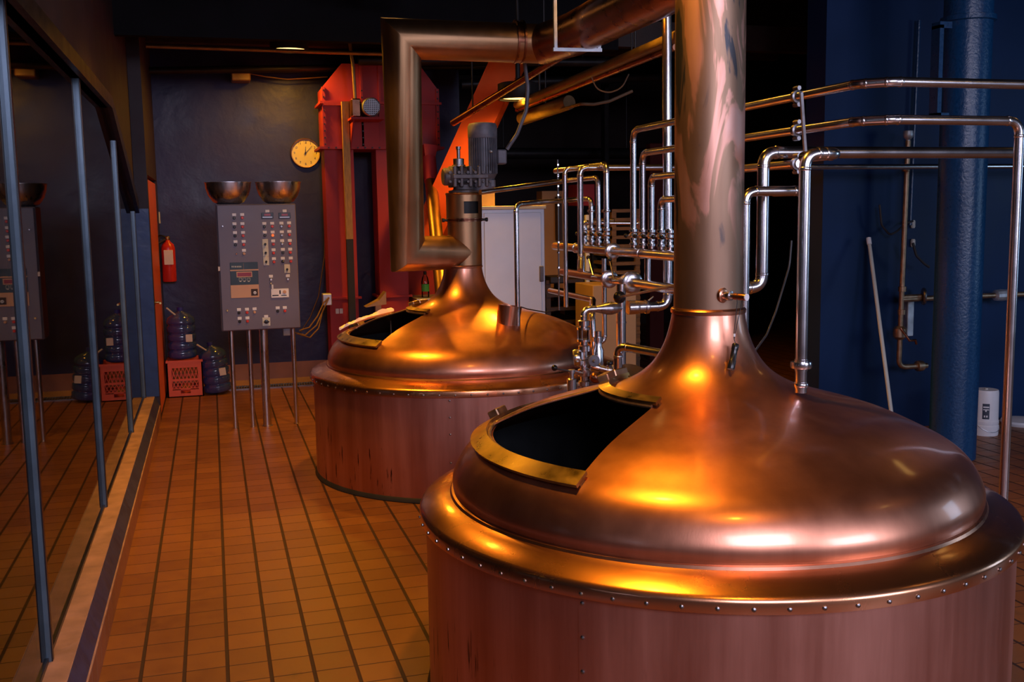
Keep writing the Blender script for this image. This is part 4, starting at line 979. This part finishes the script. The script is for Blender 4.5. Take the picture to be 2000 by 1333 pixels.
def bottle(label, loc, tilt):
    t = thing('water_bottle', label, 'water bottle', loc, 'blue water bottles by the door')
    prof = [(.001, 0), (.10, .0), (.128, .015), (.133, .03)]
    for k, z in enumerate((.09, .17, .25, .33)):
        prof += [(.133, z-.026), (.130, z-.018), (.119, z-.010), (.119, z+.002), (.130, z+.010), (.133, z+.018)]
    prof += [(.133, .36), (.122, .395), (.08, .43), (.034, .45), (.028, .46), (.028, .49), (.001, .492)]
    b = MB().lathe(prof, (0, 0, 0), 36, cap=False).build('bottle_body', 'bottle_blue', t, loc=(0, 0, 0)) if False else None
    mbb = MB().lathe(prof, loc, 36, cap=False); body = mbb.build('bottle_body', 'bottle_blue', t, sm=60)
    MB().tube([Vector(loc)+Vector((-.02, -.05, .40)), Vector(loc)+Vector((-.12, -.10, .50))], .008, 8).build('stopper_rod', 'pvc', t)
    MB().box(loc[0]+.04, loc[0]+.10, loc[1]-.128, loc[1]-.118, .17+loc[2], .24+loc[2], Matrix.Identity(4)).build('bottle_label', 'paper', t, sm=0)
    MB().lathe([(.030, .462), (.030, .495), (.001, .497)], loc, 20, cap=False).build('bottle_cap', 'blue_box', t)
    t.rotation_euler = tilt
    return t
pb1 = at(351, 706, y=yc0+.15)
bottle('blue ribbed water bottle standing on the orange crate', ((xc0+xc1)/2-.015, yc0+.16, zc1+.001), (0, 0, 0))
pb2 = at(424, 757, z=0)
bottle('blue ribbed water bottle leaning on the floor right of the orange crate', (pb2.x+.015, 10.33, .016), (0, math.radians(-7), 0))
# trench drain grate along the back wall
dg = thing('drain_grate', 'dark slotted drain grate along the foot of the back wall', 'drain grate', (.6, 10.55, .0))
g0, g1 = at(434, 757, y=10.45).x, at(640, 750, y=10.45).x
gb = MB(); gb.box(g0, g1, 10.44, 10.46, .0, .012); gb.box(g0, g1, 10.62, 10.64, 0, .012)
nb_ = 40
for k in range(nb_):
    x_ = g0+(g1-g0)*k/nb_; gb.box(x_, x_+.010, 10.46, 10.62, .0, .012)
gb.build('grate_bars', 'steel_dark', dg, sm=0); MB().box(g0, g1, 10.46, 10.62, .0005, .002).build('drain_channel', 'black_rubber', dg, sm=0)

# ------------------------------------------------------------------ grain elevator (red)
YE = 10.0
def pe(u, v, y=YE): return at(u, v, y=y)
el = thing('grain_elevator', 'tall red grain elevator with two legs against the back wall', 'grain elevator', (pe(740, 500).x, YE+.15, 0))
hp = [pe(*q) for q in ((634, 289), (629, 170), (667, 124), (820, 136), (854, 168), (857, 289))]
hp[1].x = hp[0].x; hp[3].z = hp[2].z; hp[4].z = hp[1].z; hp[5].z = hp[0].z; hp[4].x = hp[5].x
head = MB().prism(hp, (0, .45, 0), 0).build('elevator_head', 'red_paint', el, sm=0)
zfl = pe(640, 200).z; x0h, x1h = hp[0].x, hp[5].x
fl_ = MB()
for zq, ee in ((zfl, .03), (hp[0].z, .05)): fl_.box(x0h-ee, x1h+ee, YE-.035, YE+.49, zq-.012, zq+.012)
xm = pe(708, 250).x
fl_.box(x0h-.01, x0h+.02, YE-.02, YE, hp[0].z, hp[1].z); fl_.box(x1h-.02, x1h+.01, YE-.02, YE, hp[0].z, hp[1].z); fl_.box(xm-.01, xm+.01, YE-.02, YE, hp[0].z, hp[2].z); fl_.box(pe(741,200).x-.01, pe(741,200).x+.01, YE-.02, YE, hp[0].z, hp[2].z)
fl_.build('flange', 'red_paint', head, sm=0)
boltsm = MB()
for i in range(9):
    zq = hp[0].z+(hp[1].z-hp[0].z)*(i+.5)/9
    for xq in (x0h+.006, x1h-.006, xm): boltsm.lathe([(.008, 0), (.008, .012)], (xq, YE-.02, zq), 6, (0, -1, 0))
for i in range(16): boltsm.lathe([(.008, 0), (.008, .012)], (x0h+(x1h-x0h)*(i+.5)/16, YE-.035, hp[0].z), 6, (0, -1, 0))
bo = boltsm.build('flange_bolts', 'dark_metal', head, sm=0); bo['kind'] = 'stuff'
for (u0, u1, lab_) in ((636, 693, 0), (737, 794, 0)):
    a, b = pe(u0, 330).x, pe(u1, 330).x
    lg = MB().box(a, b, YE+.06, YE+.36, 0, hp[0].z-.01).build('leg', 'red_paint', el, sm=0)
    zq = pe(660, 584).z; MB().box(a-.03, b+.03, YE+.03, YE+.40, zq-.010, zq+.010).build('leg_flange', 'red_paint', lg, sm=0)
a = pe(664, 610)
MB().bbox(a.x-.035, a.x-.003, YE+.05, YE+.06, a.z-.02, a.z+.03, .002).build('switch_plate', 'white_plastic', el, sm=0); MB().bbox(a.x+.003, a.x+.035, YE+.05, YE+.06, a.z-.02, a.z+.03, .002).build('switch_plate', 'white_plastic', el, sm=0)
# long guide bar
a0_, b0_ = pe(673, 199, YE-.06), pe(692, 650, YE-.06)
MB().box(a0_.x-.032, a0_.x+.032, YE-.10, YE-.04, pe(680, 467).z, a0_.z).build('guide_bar', 'timber_bar', el, sm=0)
MB().box(a0_.x-.032, a0_.x+.032, YE-.10, YE-.04, 0, pe(680, 467).z).build('lower_guide_bar', 'black_rubber', el, sm=0)
MB().box(x0h, a0_.x+.04, YE-.04, YE-.03, zfl-.03, zfl).build('bar_bracket', 'red_paint', el, sm=0)
# elevator motor on its shelf
pm = pe(724, 210, YE-.25)
em = thing('elevator_motor', 'small motor with a round grille on the red elevator head', 'motor', (pm.x, YE-.15, pm.z-.1))
MB().lathe([(.075, 0), (.088, .015), (.088, .09), (.080, .11), (.080, .26), (.04, .27)], (pm.x, YE-.30, pm.z), 32, (0, 1, 0)).build('motor_body', 'motor_grey', em)
gr = MB()
for k in range(-4, 5):
    hw_ = math.sqrt(max(.0, .074**2-(k*.017)**2)); gr.box(pm.x+k*.017-.003, pm.x+k*.017+.003, YE-.306, YE-.300, pm.z-hw_, pm.z+hw_); gr.box(pm.x-hw_, pm.x+hw_, YE-.307, YE-.301, pm.z+k*.017-.003, pm.z+k*.017+.003)
gr.lathe([(.078, 0), (.084, .004), (.084, .01), (.078, .012)], (pm.x, YE-.310, pm.z), 32, (0, 1, 0), cap=False)
gr.build('fan_grille', 'galvanised', em, sm=0)
MB().lathe([(.001, 0), (.076, 0), (.076, .004), (.001, .004)], (pm.x, YE-.3035, pm.z), 28, (0, 1, 0)).build('grille_gap_shade', 'black_rubber', em)  # black disc added as the shade in the gaps between the bars
pg_ = pe(697, 200, YE-.2); MB().bbox(pg_.x-.06, pg_.x+.03, YE-.26, YE-.06, pm.z-.09, pm.z+.08, .012).build('gear_case', 'copper_ball', em, sm=0)
sh_ = pe(685, 238, YE-.3); se_ = pe(750, 238, YE-.3)
mbk = MB(); mbk.box(sh_.x, se_.x, YE-.34, YE-.001, pm.z-.115, pm.z-.095); mbk.prism([(sh_.x+.02, YE-.001, pm.z-.115), (sh_.x+.02, YE-.32, pm.z-.115), (sh_.x+.02, YE-.001, pm.z-.40)], (.012, 0, 0), 0); mbk.box(sh_.x+.02, se_.x, YE-.02, YE-.001, pm.z-.36, pm.z-.115)
mbk.build('motor_shelf', 'red_paint', el, sm=0)
rod = [pe(694, 196, YE-.2), pe(690, 130, YE-.2), pe(676, 40, YE-.2), pe(670, -30, YE-.2)]
tag(MB().tube(rod, .016, 10, bend=.3).build('conduit_pipe', 'conduit'), 'tan conduit rising from the elevator motor to the ceiling', 'conduit')
# spout: red hopper into a copper pipe
f0, f1, f2 = pe(838, 289, YE-.1), pe(842, 355, YE-.3), pe(866, 600, 8.6)
sp_ = thing('grain_spout', 'copper spout pipe slanting down from the red elevator head to the far kettle', 'spout', f2)
MB().tube([f0, pe(838, 312, YE-.15)], [.10, .068], 4).build('hopper', 'red_paint', sp_, sm=0)
MB().tube([pe(838, 310, YE-.15), f1], .066, 20).build('upper_sleeve', 'red_paint', sp_)
MB().tube([f1, f2], .060, 24).build('spout_pipe', 'copper_duct', sp_)

# grain chute, its red paint coloured orange for the lamp's glow
c0, c1_ = at(998, 110, y=9.3), at(842, 452, y=9.75)
ax_ = (c1_-c0).normalized(); ch = MB(); wv = Vector((1, 0, 0)); wv = (wv-ax_*wv.dot(ax_)).normalized(); dv_ = ax_.cross(wv)
R45 = Matrix.Rotation(math.radians(28), 3, ax_); wv = R45 @ wv; dv_ = R45 @ dv_
hw1 = .14
ch.loft([[p+wv*(sx*hw1)+dv_*(sy*hw1) for sx, sy in ((-1, -1), (1, -1), (1, 1), (-1, 1))] for p in (c0-ax_*.5, c1_+ax_*.05)])
tag(ch.build('grain_chute', 'red_paint_lamplit', sm=0), 'square red chute tinted lamplit orange, slanting down behind the agitator motor', 'chute')

# ------------------------------------------------------------------ things behind, seen between the kettles
def bx(name, label, cat, u0, v0, u1, v1, y, dep, mat, z0=None, bev=.006):
    a, b = at(u0, v0, y=y), at(u1, v1, y=y)
    zlo = b.z if z0 is None else z0
    return tag(MB().bbox(a.x, b.x, y, y+dep, zlo, a.z, bev).build(name, mat, sm=0), label, cat)
ya = 8.75
a, b = at(938, 410, y=ya), at(1063, 410, y=ya)
wc = thing('steel_cabinet', 'pale blue-white metal cabinet behind the far kettle', 'cabinet', ((a.x+b.x)/2, ya+.25, 0))
MB().bbox(a.x, b.x, ya, ya+.5, 0, a.z, .004).build('cabinet_body', 'white_cabinet', wc, sm=0)
MB().bbox(a.x-.012, b.x+.012, ya-.02, ya+.51, a.z, a.z+.03, .003).build('cabinet_top', 'off_white', wc, sm=0)
MB().bbox(a.x+.03, b.x-.035, ya-.012, ya, .05, a.z-.03, .003).build('cabinet_door', 'white_cabinet', wc, sm=0)
q = at(1057, 535, y=ya); MB().bbox(q.x-.02, q.x+.015, ya-.03, ya, q.z-.07, q.z+.07, .004).build('latch', 'motor_grey', wc, sm=0)
cb_ = bx('cardboard_box', 'small tan cardboard box on the pale metal cabinet', 'box', 934, 376, 967, 405, ya+.12, .2, 'cardboard', z0=a.z+.03)
q = at(949, 392, y=ya+.12); MB().box(q.x-.045, q.x+.03, ya+.117, ya+.12, q.z-.05, q.z+.045).build('box_label', 'paper', cb_, sm=0) if False else None
# shelf with bottle, red board
rb = bx('red_board', 'dark red panel behind the plastic bottle', 'panel', 770, 440, 868, 640, 10.52, .04, 'red_paint', z0=0)
sf = at(845, 581, y=9.95)
tb = thing('work_table', 'grey-topped work table behind the far kettle', 'table', (sf.x, 10.05, 0))
tx0, tx1 = pe(794, 330).x+.035, at(905, 581, y=9.85).x
MB().bbox(tx0, tx1, 9.85, 10.33, sf.z-.03, sf.z, .004).build('table_top', 'galvanised', tb, sm=0)
MB().bbox(tx0, tx1, 9.87, 9.89, sf.z-.12, sf.z-.03, .003).build('apron', 'motor_grey', tb, sm=0)
for x_ in (tx0+.03, tx1-.03):
    for y_ in (9.89, 10.28): MB().box(x_-.02, x_+.02, y_-.02, y_+.02, 0, sf.z-.03).build('leg', 'motor_grey', tb, sm=0)
pbt = at(831, 578, y=9.98); bt = thing('plastic_bottle', 'clear plastic bottle with a dark green label on the work table', 'bottle', (pbt.x, 9.98, sf.z))
MB().lathe([(.001, 0), (.036, .0), (.038, .01), (.038, .15), (.030, .19), (.014, .225), (.014, .24)], (pbt.x, 9.98, sf.z), 24, cap=False).build('bottle_body', 'clear_glass', bt)
MB().lathe([(.039, .06), (.039, .13)], (pbt.x, 9.98, sf.z), 24, cap=False).build('bottle_label', 'green_label', bt)
MB().lathe([(.016, .225), (.016, .255), (.001, .256)], (pbt.x, 9.98, sf.z), 16, cap=False).build('bottle_cap', 'black_plastic', bt)
# towel draped on the far hatch rail
tw = MB(); rows = []
for j in range(15):
    a = math.radians(160-34*j/14); r0 = RLO+.055-.13*j/14
    rows.append([surf(KC[1], r0-.012*k+.006*math.sin(j*1.7+k), a, .052+.010*math.sin(k*2.1+j*.9)+(.012 if j > 9 else 0)) for k in range(6)]+[surf(KC[1], r0-.012*k, a, .040) for k in range(5, -1, -1)])
tag(tw.loft(rows).build('towel', 'towel', sm=60), 'pale folded towel lying along the far kettle hatch', 'towel')
# brass knob and brass box behind the far hatch
p = at(763, 613, y=7.35); kb = thing('brass_knob', 'small brass ball knob behind the far hatch', 'knob', (p.x, 7.35, p.z-.1)); MB().ball(p, .022, 18).build('ball', 'brass', kb); MB().tube([p, (p.x, 7.35, .72)], .006, 8).build('stem', 'brass_dull', kb)
p = at(735, 600, y=9.0); st_ = thing('brass_hood', 'small orange-lit metal hood on a post behind the far hatch', 'hood', (p.x, 9.0, 0))
MB().prism([(p.x-.09, 9.0, p.z+.0), (p.x+.09, 9.0, p.z+.02), (p.x+.09, 9.0, p.z+.13), (p.x+.03, 9.0, p.z+.06)], (0, .15, 0), 0).build('hood', 'conduit', st_, sm=0); MB().box(p.x+.0, p.x+.05, 9.04, 9.1, 0, p.z+.02).build('post', 'conduit', st_, sm=0)

# store room clutter
def rack(label, u0, v0, u1, v1, y, nslat, mat='wood'):
    a, b = at(u0, v0, y=y), at(u1, v1, y=y); t = thing('slatted_rack', label, 'rack', ((a.x+b.x)/2, y+.4, 0))
    for x_ in (a.x, b.x-.05):
        for yy in (y, y+.75): MB().box(x_, x_+.05, yy, yy+.05, 0, a.z).build('post', mat, t, sm=0)
    sl = MB()
    for k in range(nslat):
        zq = a.z-(a.z-.05)*k/nslat; MB().box(a.x, b.x, y-.01, y+.81, zq-.035, zq).build('shelf', mat, t, sm=0)
rack('wooden slatted rack behind the valve bank', 1195, 409, 1250, 640, 10.2, 18)
rack('dark slatted rack at the foot of the tan partition', 1066, 548, 1140, 640, 9.9, 7, 'joist')
fr_ = bx('storage_chest', 'beige upright chest behind the valve bank', 'cabinet', 1158, 558, 1243, 700, 9.2, .5, 'fridge_beige', z0=0)
bx('pale_post', 'pale upright post left of the wooden rack', 'post', 1144, 420, 1153, 640, 9.9, .05, 'white_plastic', z0=0)
bx('steel_post', 'red steel post right of the wooden rack', 'post', 1270, 280, 1297, 700, 10.8, .12, 'dark_red', z0=0).location.z += 0
bx('steel_post', 'dark post left of the red steel post', 'post', 1180, 60, 1192, 700, 11.5, .12, 'dark_metal', z0=0)
fb = bx('fan_box', 'red-orange box on a post behind the left valves', 'box', 1127, 360, 1162, 402, 10.6, .3, 'red_paint')
q = at(1158, 402, y=10.8); MB().box(q.x-.03, q.x+.03, 10.75, 10.81, 0, q.z+.01).build('post', 'dark_metal', fb, sm=0)
bx('rack_panel', 'dark brown panel strip on the tan partition', 'panel', 1088, 384, 1098, 470, 10.8, .08, 'dark_wall')
bx('shelf_tray', 'dark tray on the rack at the foot of the tan partition', 'tray', 1075, 541, 1102, 553, 9.85, .2, 'dark_metal')
# overhead pipes at the right of the orange-lit chute
def oh(label, a, b, ya_, yb_2, r, mat, cat='pipe', name='overhead_pipe', bend=0):
    P0, P1 = at(*a, y=ya_), at(*b, y=yb_2)
    o = tag(MB().tube([P0, P1], r, 16).build(name, mat), label, cat)
    for q in (.2, .8):
        p = P0.lerp(P1, q)
        if name == 'overhead_pipe': MB().tube([p, (p.x, p.y, 3.63)], .006, 6).build('hanger_rod', 'dark_metal', o)
    return o
oh('lagged overhead pipe lit gold behind the long brown duct', (1010, 205), (1330, 68), 9.0, 5.6, .036, 'lagging')
oh('thin overhead pipe crossing in front of the orange-lit chute', (885, 240), (1120, 95), 8.6, 6.6, .028, 'copper_ball')
oh('slim overhead pipe just below the lagged one', (1010, 215), (1320, 92), 9.1, 5.7, .020, 'copper_ball')
oh('short lagged duct glowing gold under the lagged pipe', (1020, 232), (1112, 200), 9.2, 8.4, .06, 'lagging', 'duct', 'lagged_duct')
p = at(1066, 216, y=8.8); MB().tube([p, (p.x, 8.8, 3.62)], .006, 6).build('hanger_rod', 'dark_metal', bpy.data.objects['lagged_duct'])
oh('dark overhead pipe across the store room', (900, 165), (1300, 150), 11.0, 11.0, .05, 'dark_metal')
oh('lower dark overhead pipe across the store room', (900, 300), (1300, 300), 12.5, 12.5, .07, 'dark_metal')
oh('dark overhead pipe just under the copper duct', (700, 118), (1240, 122), 9.9, 9.9, .045, 'dark_metal')
lo_ = [at(u, v, y=6.6) for u, v in ((1155, 150), (1165, 175), (1190, 182), (1215, 172), (1228, 145))]
tag(MB().tube(lo_, .005, 8, bend=.12).build('cable_loop', 'cable_tan'), 'thin cable loop hanging from the lagged overhead pipe', 'cable')
lo_ = [at(1095, 214, y=8.5)]+[at(u, v, y=7.6) for u, v in ((1135, 203), (1160, 204), (1190, 198), (1235, 178))]
tag(MB().tube(lo_, .012, 8, bend=.12).build('cable_run', 'cable_tan'), 'thick cable sloping up beneath the cable loop', 'cable')

# ------------------------------------------------------------------ right side: column, wall pipes, buckets
pc0 = Vector((at(1870, 600, y=5.8).x, 5.8, 0)); rc = m(44, (pc0.x, 5.8, 1.2))
cm = thing('blue_column', 'thick round column painted dark blue', 'column', pc0)
MB().lathe([(rc, 0), (rc, 3.62)], pc0, 48, cap=False).build('shaft', 'blue_paint', cm)
zcl = at(1880, 28, y=5.65).z; MB().lathe([(rc, zcl-.02), (rc+.02, zcl-.015), (rc+.02, zcl+.015), (rc, zcl+.02)], pc0, 48, cap=False).build('collar', 'blue_paint', cm)
a, b = at(1828, 50, y=5.7), at(1846, 228, y=5.7); MB().box(a.x, a.x+.03, 5.66, 5.74, b.z, a.z).build('side_channel', 'blue_paint', cm, sm=0)
for zq in (a.z, b.z): MB().box(a.x, a.x+.09, 5.66, 5.74, zq-.02, zq+.02).build('channel_tab', 'blue_paint', cm, sm=0)
YW = 6.52
wv_ = [at(1768, 275, y=YW), at(1767, 330, y=YW), at(1760, 560, y=YW), at(1753, 716, y=YW)]
xw = at(1762, 500, y=YW).x
zt_, zb_ = at(1768, 275, y=YW).z, at(1753, 718, y=YW).z
wp = thing('wall_pipe', 'tarnished upright pipe with a crank valve on the blue wall', 'pipe', (xw, YW, zb_))
MB().tube([(xw+.02, YW, zt_), (xw, YW, zb_), (at(1810, 718, y=YW).x, YW, zb_)], .020, 16, bend=.06).build('tube', 'brass_dull', wp)
for v in (330, 565, 610, 645): MB().lathe([(.02, -.02), (.030, -.018), (.030, .018), (.02, .02)], (xw+.01, YW, at(1760, v, y=YW).z), 16).build('coupling', 'brass_dull', wp)
MB().lathe([(.02, -.03), (.038, -.025), (.042, 0), (.038, .025), (.02, .03)], (at(1796, 718, y=YW).x, YW, zb_), 16, (1, 0, 0)).build('coupling', 'brass_dull', wp)
zq = at(1760, 650, y=YW).z
MB().lathe([(.03, -.05), (.048, -.03), (.048, .03), (.03, .05)], (xw, YW, zq), 20).build('valve_body', 'brass_dull', wp)
MB().tube([(xw-.03, YW-.05, zq+.04), (xw+.02, YW-.09, zq-.05), (xw+.07, YW-.09, zq-.05), (xw+.08, YW-.09, zq-.08)], .009, 8).build('crank', 'copper_ball', wp)
MB().lathe([(.012, -.05), (.015, -.02), (.034, 0), (.038, .02), (.034, .045), (.001, .05)], (xw+.02, YW, at(1768, 268, y=YW).z), 20).build('float_cap', 'galvanised', wp)
zf = at(1790, 580, y=YW).z
fp = thing('flanged_pipe', 'short level pipe with a round flange beside the blue column', 'pipe', (xw, YW, zf))
MB().tube([(xw, YW, zf), (at(1800, 580, y=YW).x, YW, zf)], .020, 16).build('tube', 'brass_dull', fp)
MB().lathe([(.02, -.012), (.062, -.010), (.066, 0), (.062, .010), (.02, .012)], (at(1804, 580, y=YW).x, YW, zf), 28, (1, -.5, 0)).build('flange', 'steel_dark', fp)
q = at(1796, 620, y=YW); MB().bbox(q.x-.028, q.x+.028, YW+.10, YW+.17, at(1796, 660, y=YW).z, zf-.04, .004).build('wall_bracket', 'galvanised', fp, sm=0)
zf = at(1950, 577, y=YW).z
rp = thing('valve_pipe', 'level pipe with a green-stained valve right of the blue column', 'pipe', (at(1950, 577, y=YW).x, YW, zf))
MB().tube([(pc0.x+.1, YW, zf), (9, YW, zf)], .020, 16).build('tube', 'brass_dull', rp); MB().lathe([(.02, -.06), (.042, -.05), (.046, 0), (.042, .05), (.02, .06)], (at(1955, 577, y=YW).x, YW, zf), 12, (1, 0, 0)).build('valve_body', 'galvanised', rp, sm=0)
# electric conduit and cables on the blue wall
a, b = at(1795, 40, y=6.66), at(1783, 440, y=6.66)
tag(MB().tube([(a.x, 6.66, a.z), (a.x-.02, 6.66, b.z)], .012, 8).build('wall_conduit', 'blue_paint'), 'thin blue-painted conduit running down the blue wall', 'conduit')
wr = [at(u, v, y=6.6) for u, v in ((1783, 432), (1770, 436), (1752, 452), (1738, 460), (1722, 440), (1718, 400))]
tag(MB().tube(wr, .008, 8, bend=.06).build('wall_cable', 'cable'), 'black cable looping left from the blue-painted conduit', 'cable')
wr = [at(u, v, y=6.5) for u, v in ((1783, 475), (1790, 500), (1805, 515), (1815, 522))]
tag(MB().tube(wr, .010, 8, bend=.06).build('wall_cable', 'cable'), 'black cable curving toward the blue column', 'cable')
for v, lb in ((438, 'pale cable gland at the foot of the blue-painted conduit'), (475, 'lower pale cable gland above the curving black cable')):
    q = at(1783, v, y=6.685); tag(MB().lathe([(.013, -.03), (.018, -.02), (.018, .02), (.013, .03)], q, 12).build('cable_gland', 'pvc'), lb, 'cable fitting')
a, b = at(1720, 235, y=6.64), at(1705, 240, y=6.6)
a, b = at(1697, 470, y=6.6), at(1740, 800, y=6.15)
pl = thing('leaning_pole', 'pale pole with a white cap leaning against the blue wall', 'pole', b)
dr_ = (b-a).normalized(); b2 = a+dr_*(a.z/-dr_.z)
MB().tube([a, b2-dr_*.01], .014, 12).build('pole', 'pvc', pl); MB().lathe([(.018, -.02), (.018, .03)], a, 12, dr_).build('pole_cap', 'white_plastic', pl)
# pale drum-like patch on the upper wall: old duct end
def bucket(label, u, v, rpx, h, lbl):
    p = at(u, v, z=0); r = m(rpx, p); c = Vector((p.x, p.y+r, 0))
    t = thing('plastic_bucket', label, 'bucket', c, 'white buckets by the blue wall')
    prof = [(.001, 0), (r*1.0, 0), (r*1.03, .01), (r*1.03, .05), (r*1.05, .055), (r*1.05, .075), (r, .08), (r*1.04, .09), (r*1.04, .11), (r, .115), (r*.97, h-.02), (r*.93, h-.002), (r*.9, h)]
    MB().lathe(prof+[(.001, h)], c, 40, cap=False).build('bucket_body', 'bucket_white', t, sm=30)
    if lbl:
        A0_ = math.radians(-118)
        lb_ = MB().lathe([(r*1.006, h*.38), (r*1.0, h*.72)], c, 12, a0=A0_-.45, a1=A0_+.08, cap=False).build('bucket_label', 'label_dark', t)
        MB().lathe([(r*1.011, h*.63), (r*1.008, h*.66)], c, 12, a0=A0_-.40, a1=A0_+.04, cap=False).build('label_line', 'bucket_white', lb_)
        MB().lathe([(r*1.012, h*.58), (r*1.010, h*.60)], c, 12, a0=A0_-.40, a1=A0_+.04, cap=False).build('label_line', 'bucket_white', lb_)
        for k in range(3):   # three arrows round a triangle
            a_ = A0_-.19+.10*math.cos(2*PI*k/3+PI/2); zq_ = h*.48+.028*math.sin(2*PI*k/3+PI/2)
            MB().lathe([(r*1.013, zq_-.006), (r*1.012, zq_+.008)], c, 4, a0=a_-.05, a1=a_+.05, cap=False).build('label_mark', 'bucket_white', lb_)
        MB().lathe([(.012, 0), (.012, .008), (.001, .009)], c+Vector((0, 0, h)), 14).build('bung', 'pvc', t)
        hd = [c+Vector((r*1.06*math.cos(a_), r*1.06*math.sin(a_), .10-.07*math.sin(-a_))) for a_ in [math.radians(-180+12*k) for k in range(16)]]
        MB().tube(hd, .003, 6).build('bail_handle', 'galvanised', t)
    return t
bucket('upside-down white bucket with a dark label beside the blue column', 1940, 853, 24, .34, True)
bucket('white bucket mostly hidden behind the blue column', 1892, 846, 22, .33, False)
p = at(1998, 835, z=0); tag(MB().lathe([(.001, 0), (.15, 0), (.16, .02), (.15, .035), (.04, .045), (.001, .045)], (p.x+.08, p.y+.1, 0), 32, cap=False).build('bucket_lid', 'bucket_white'), 'white lid lying on the floor right of the buckets', 'lid')
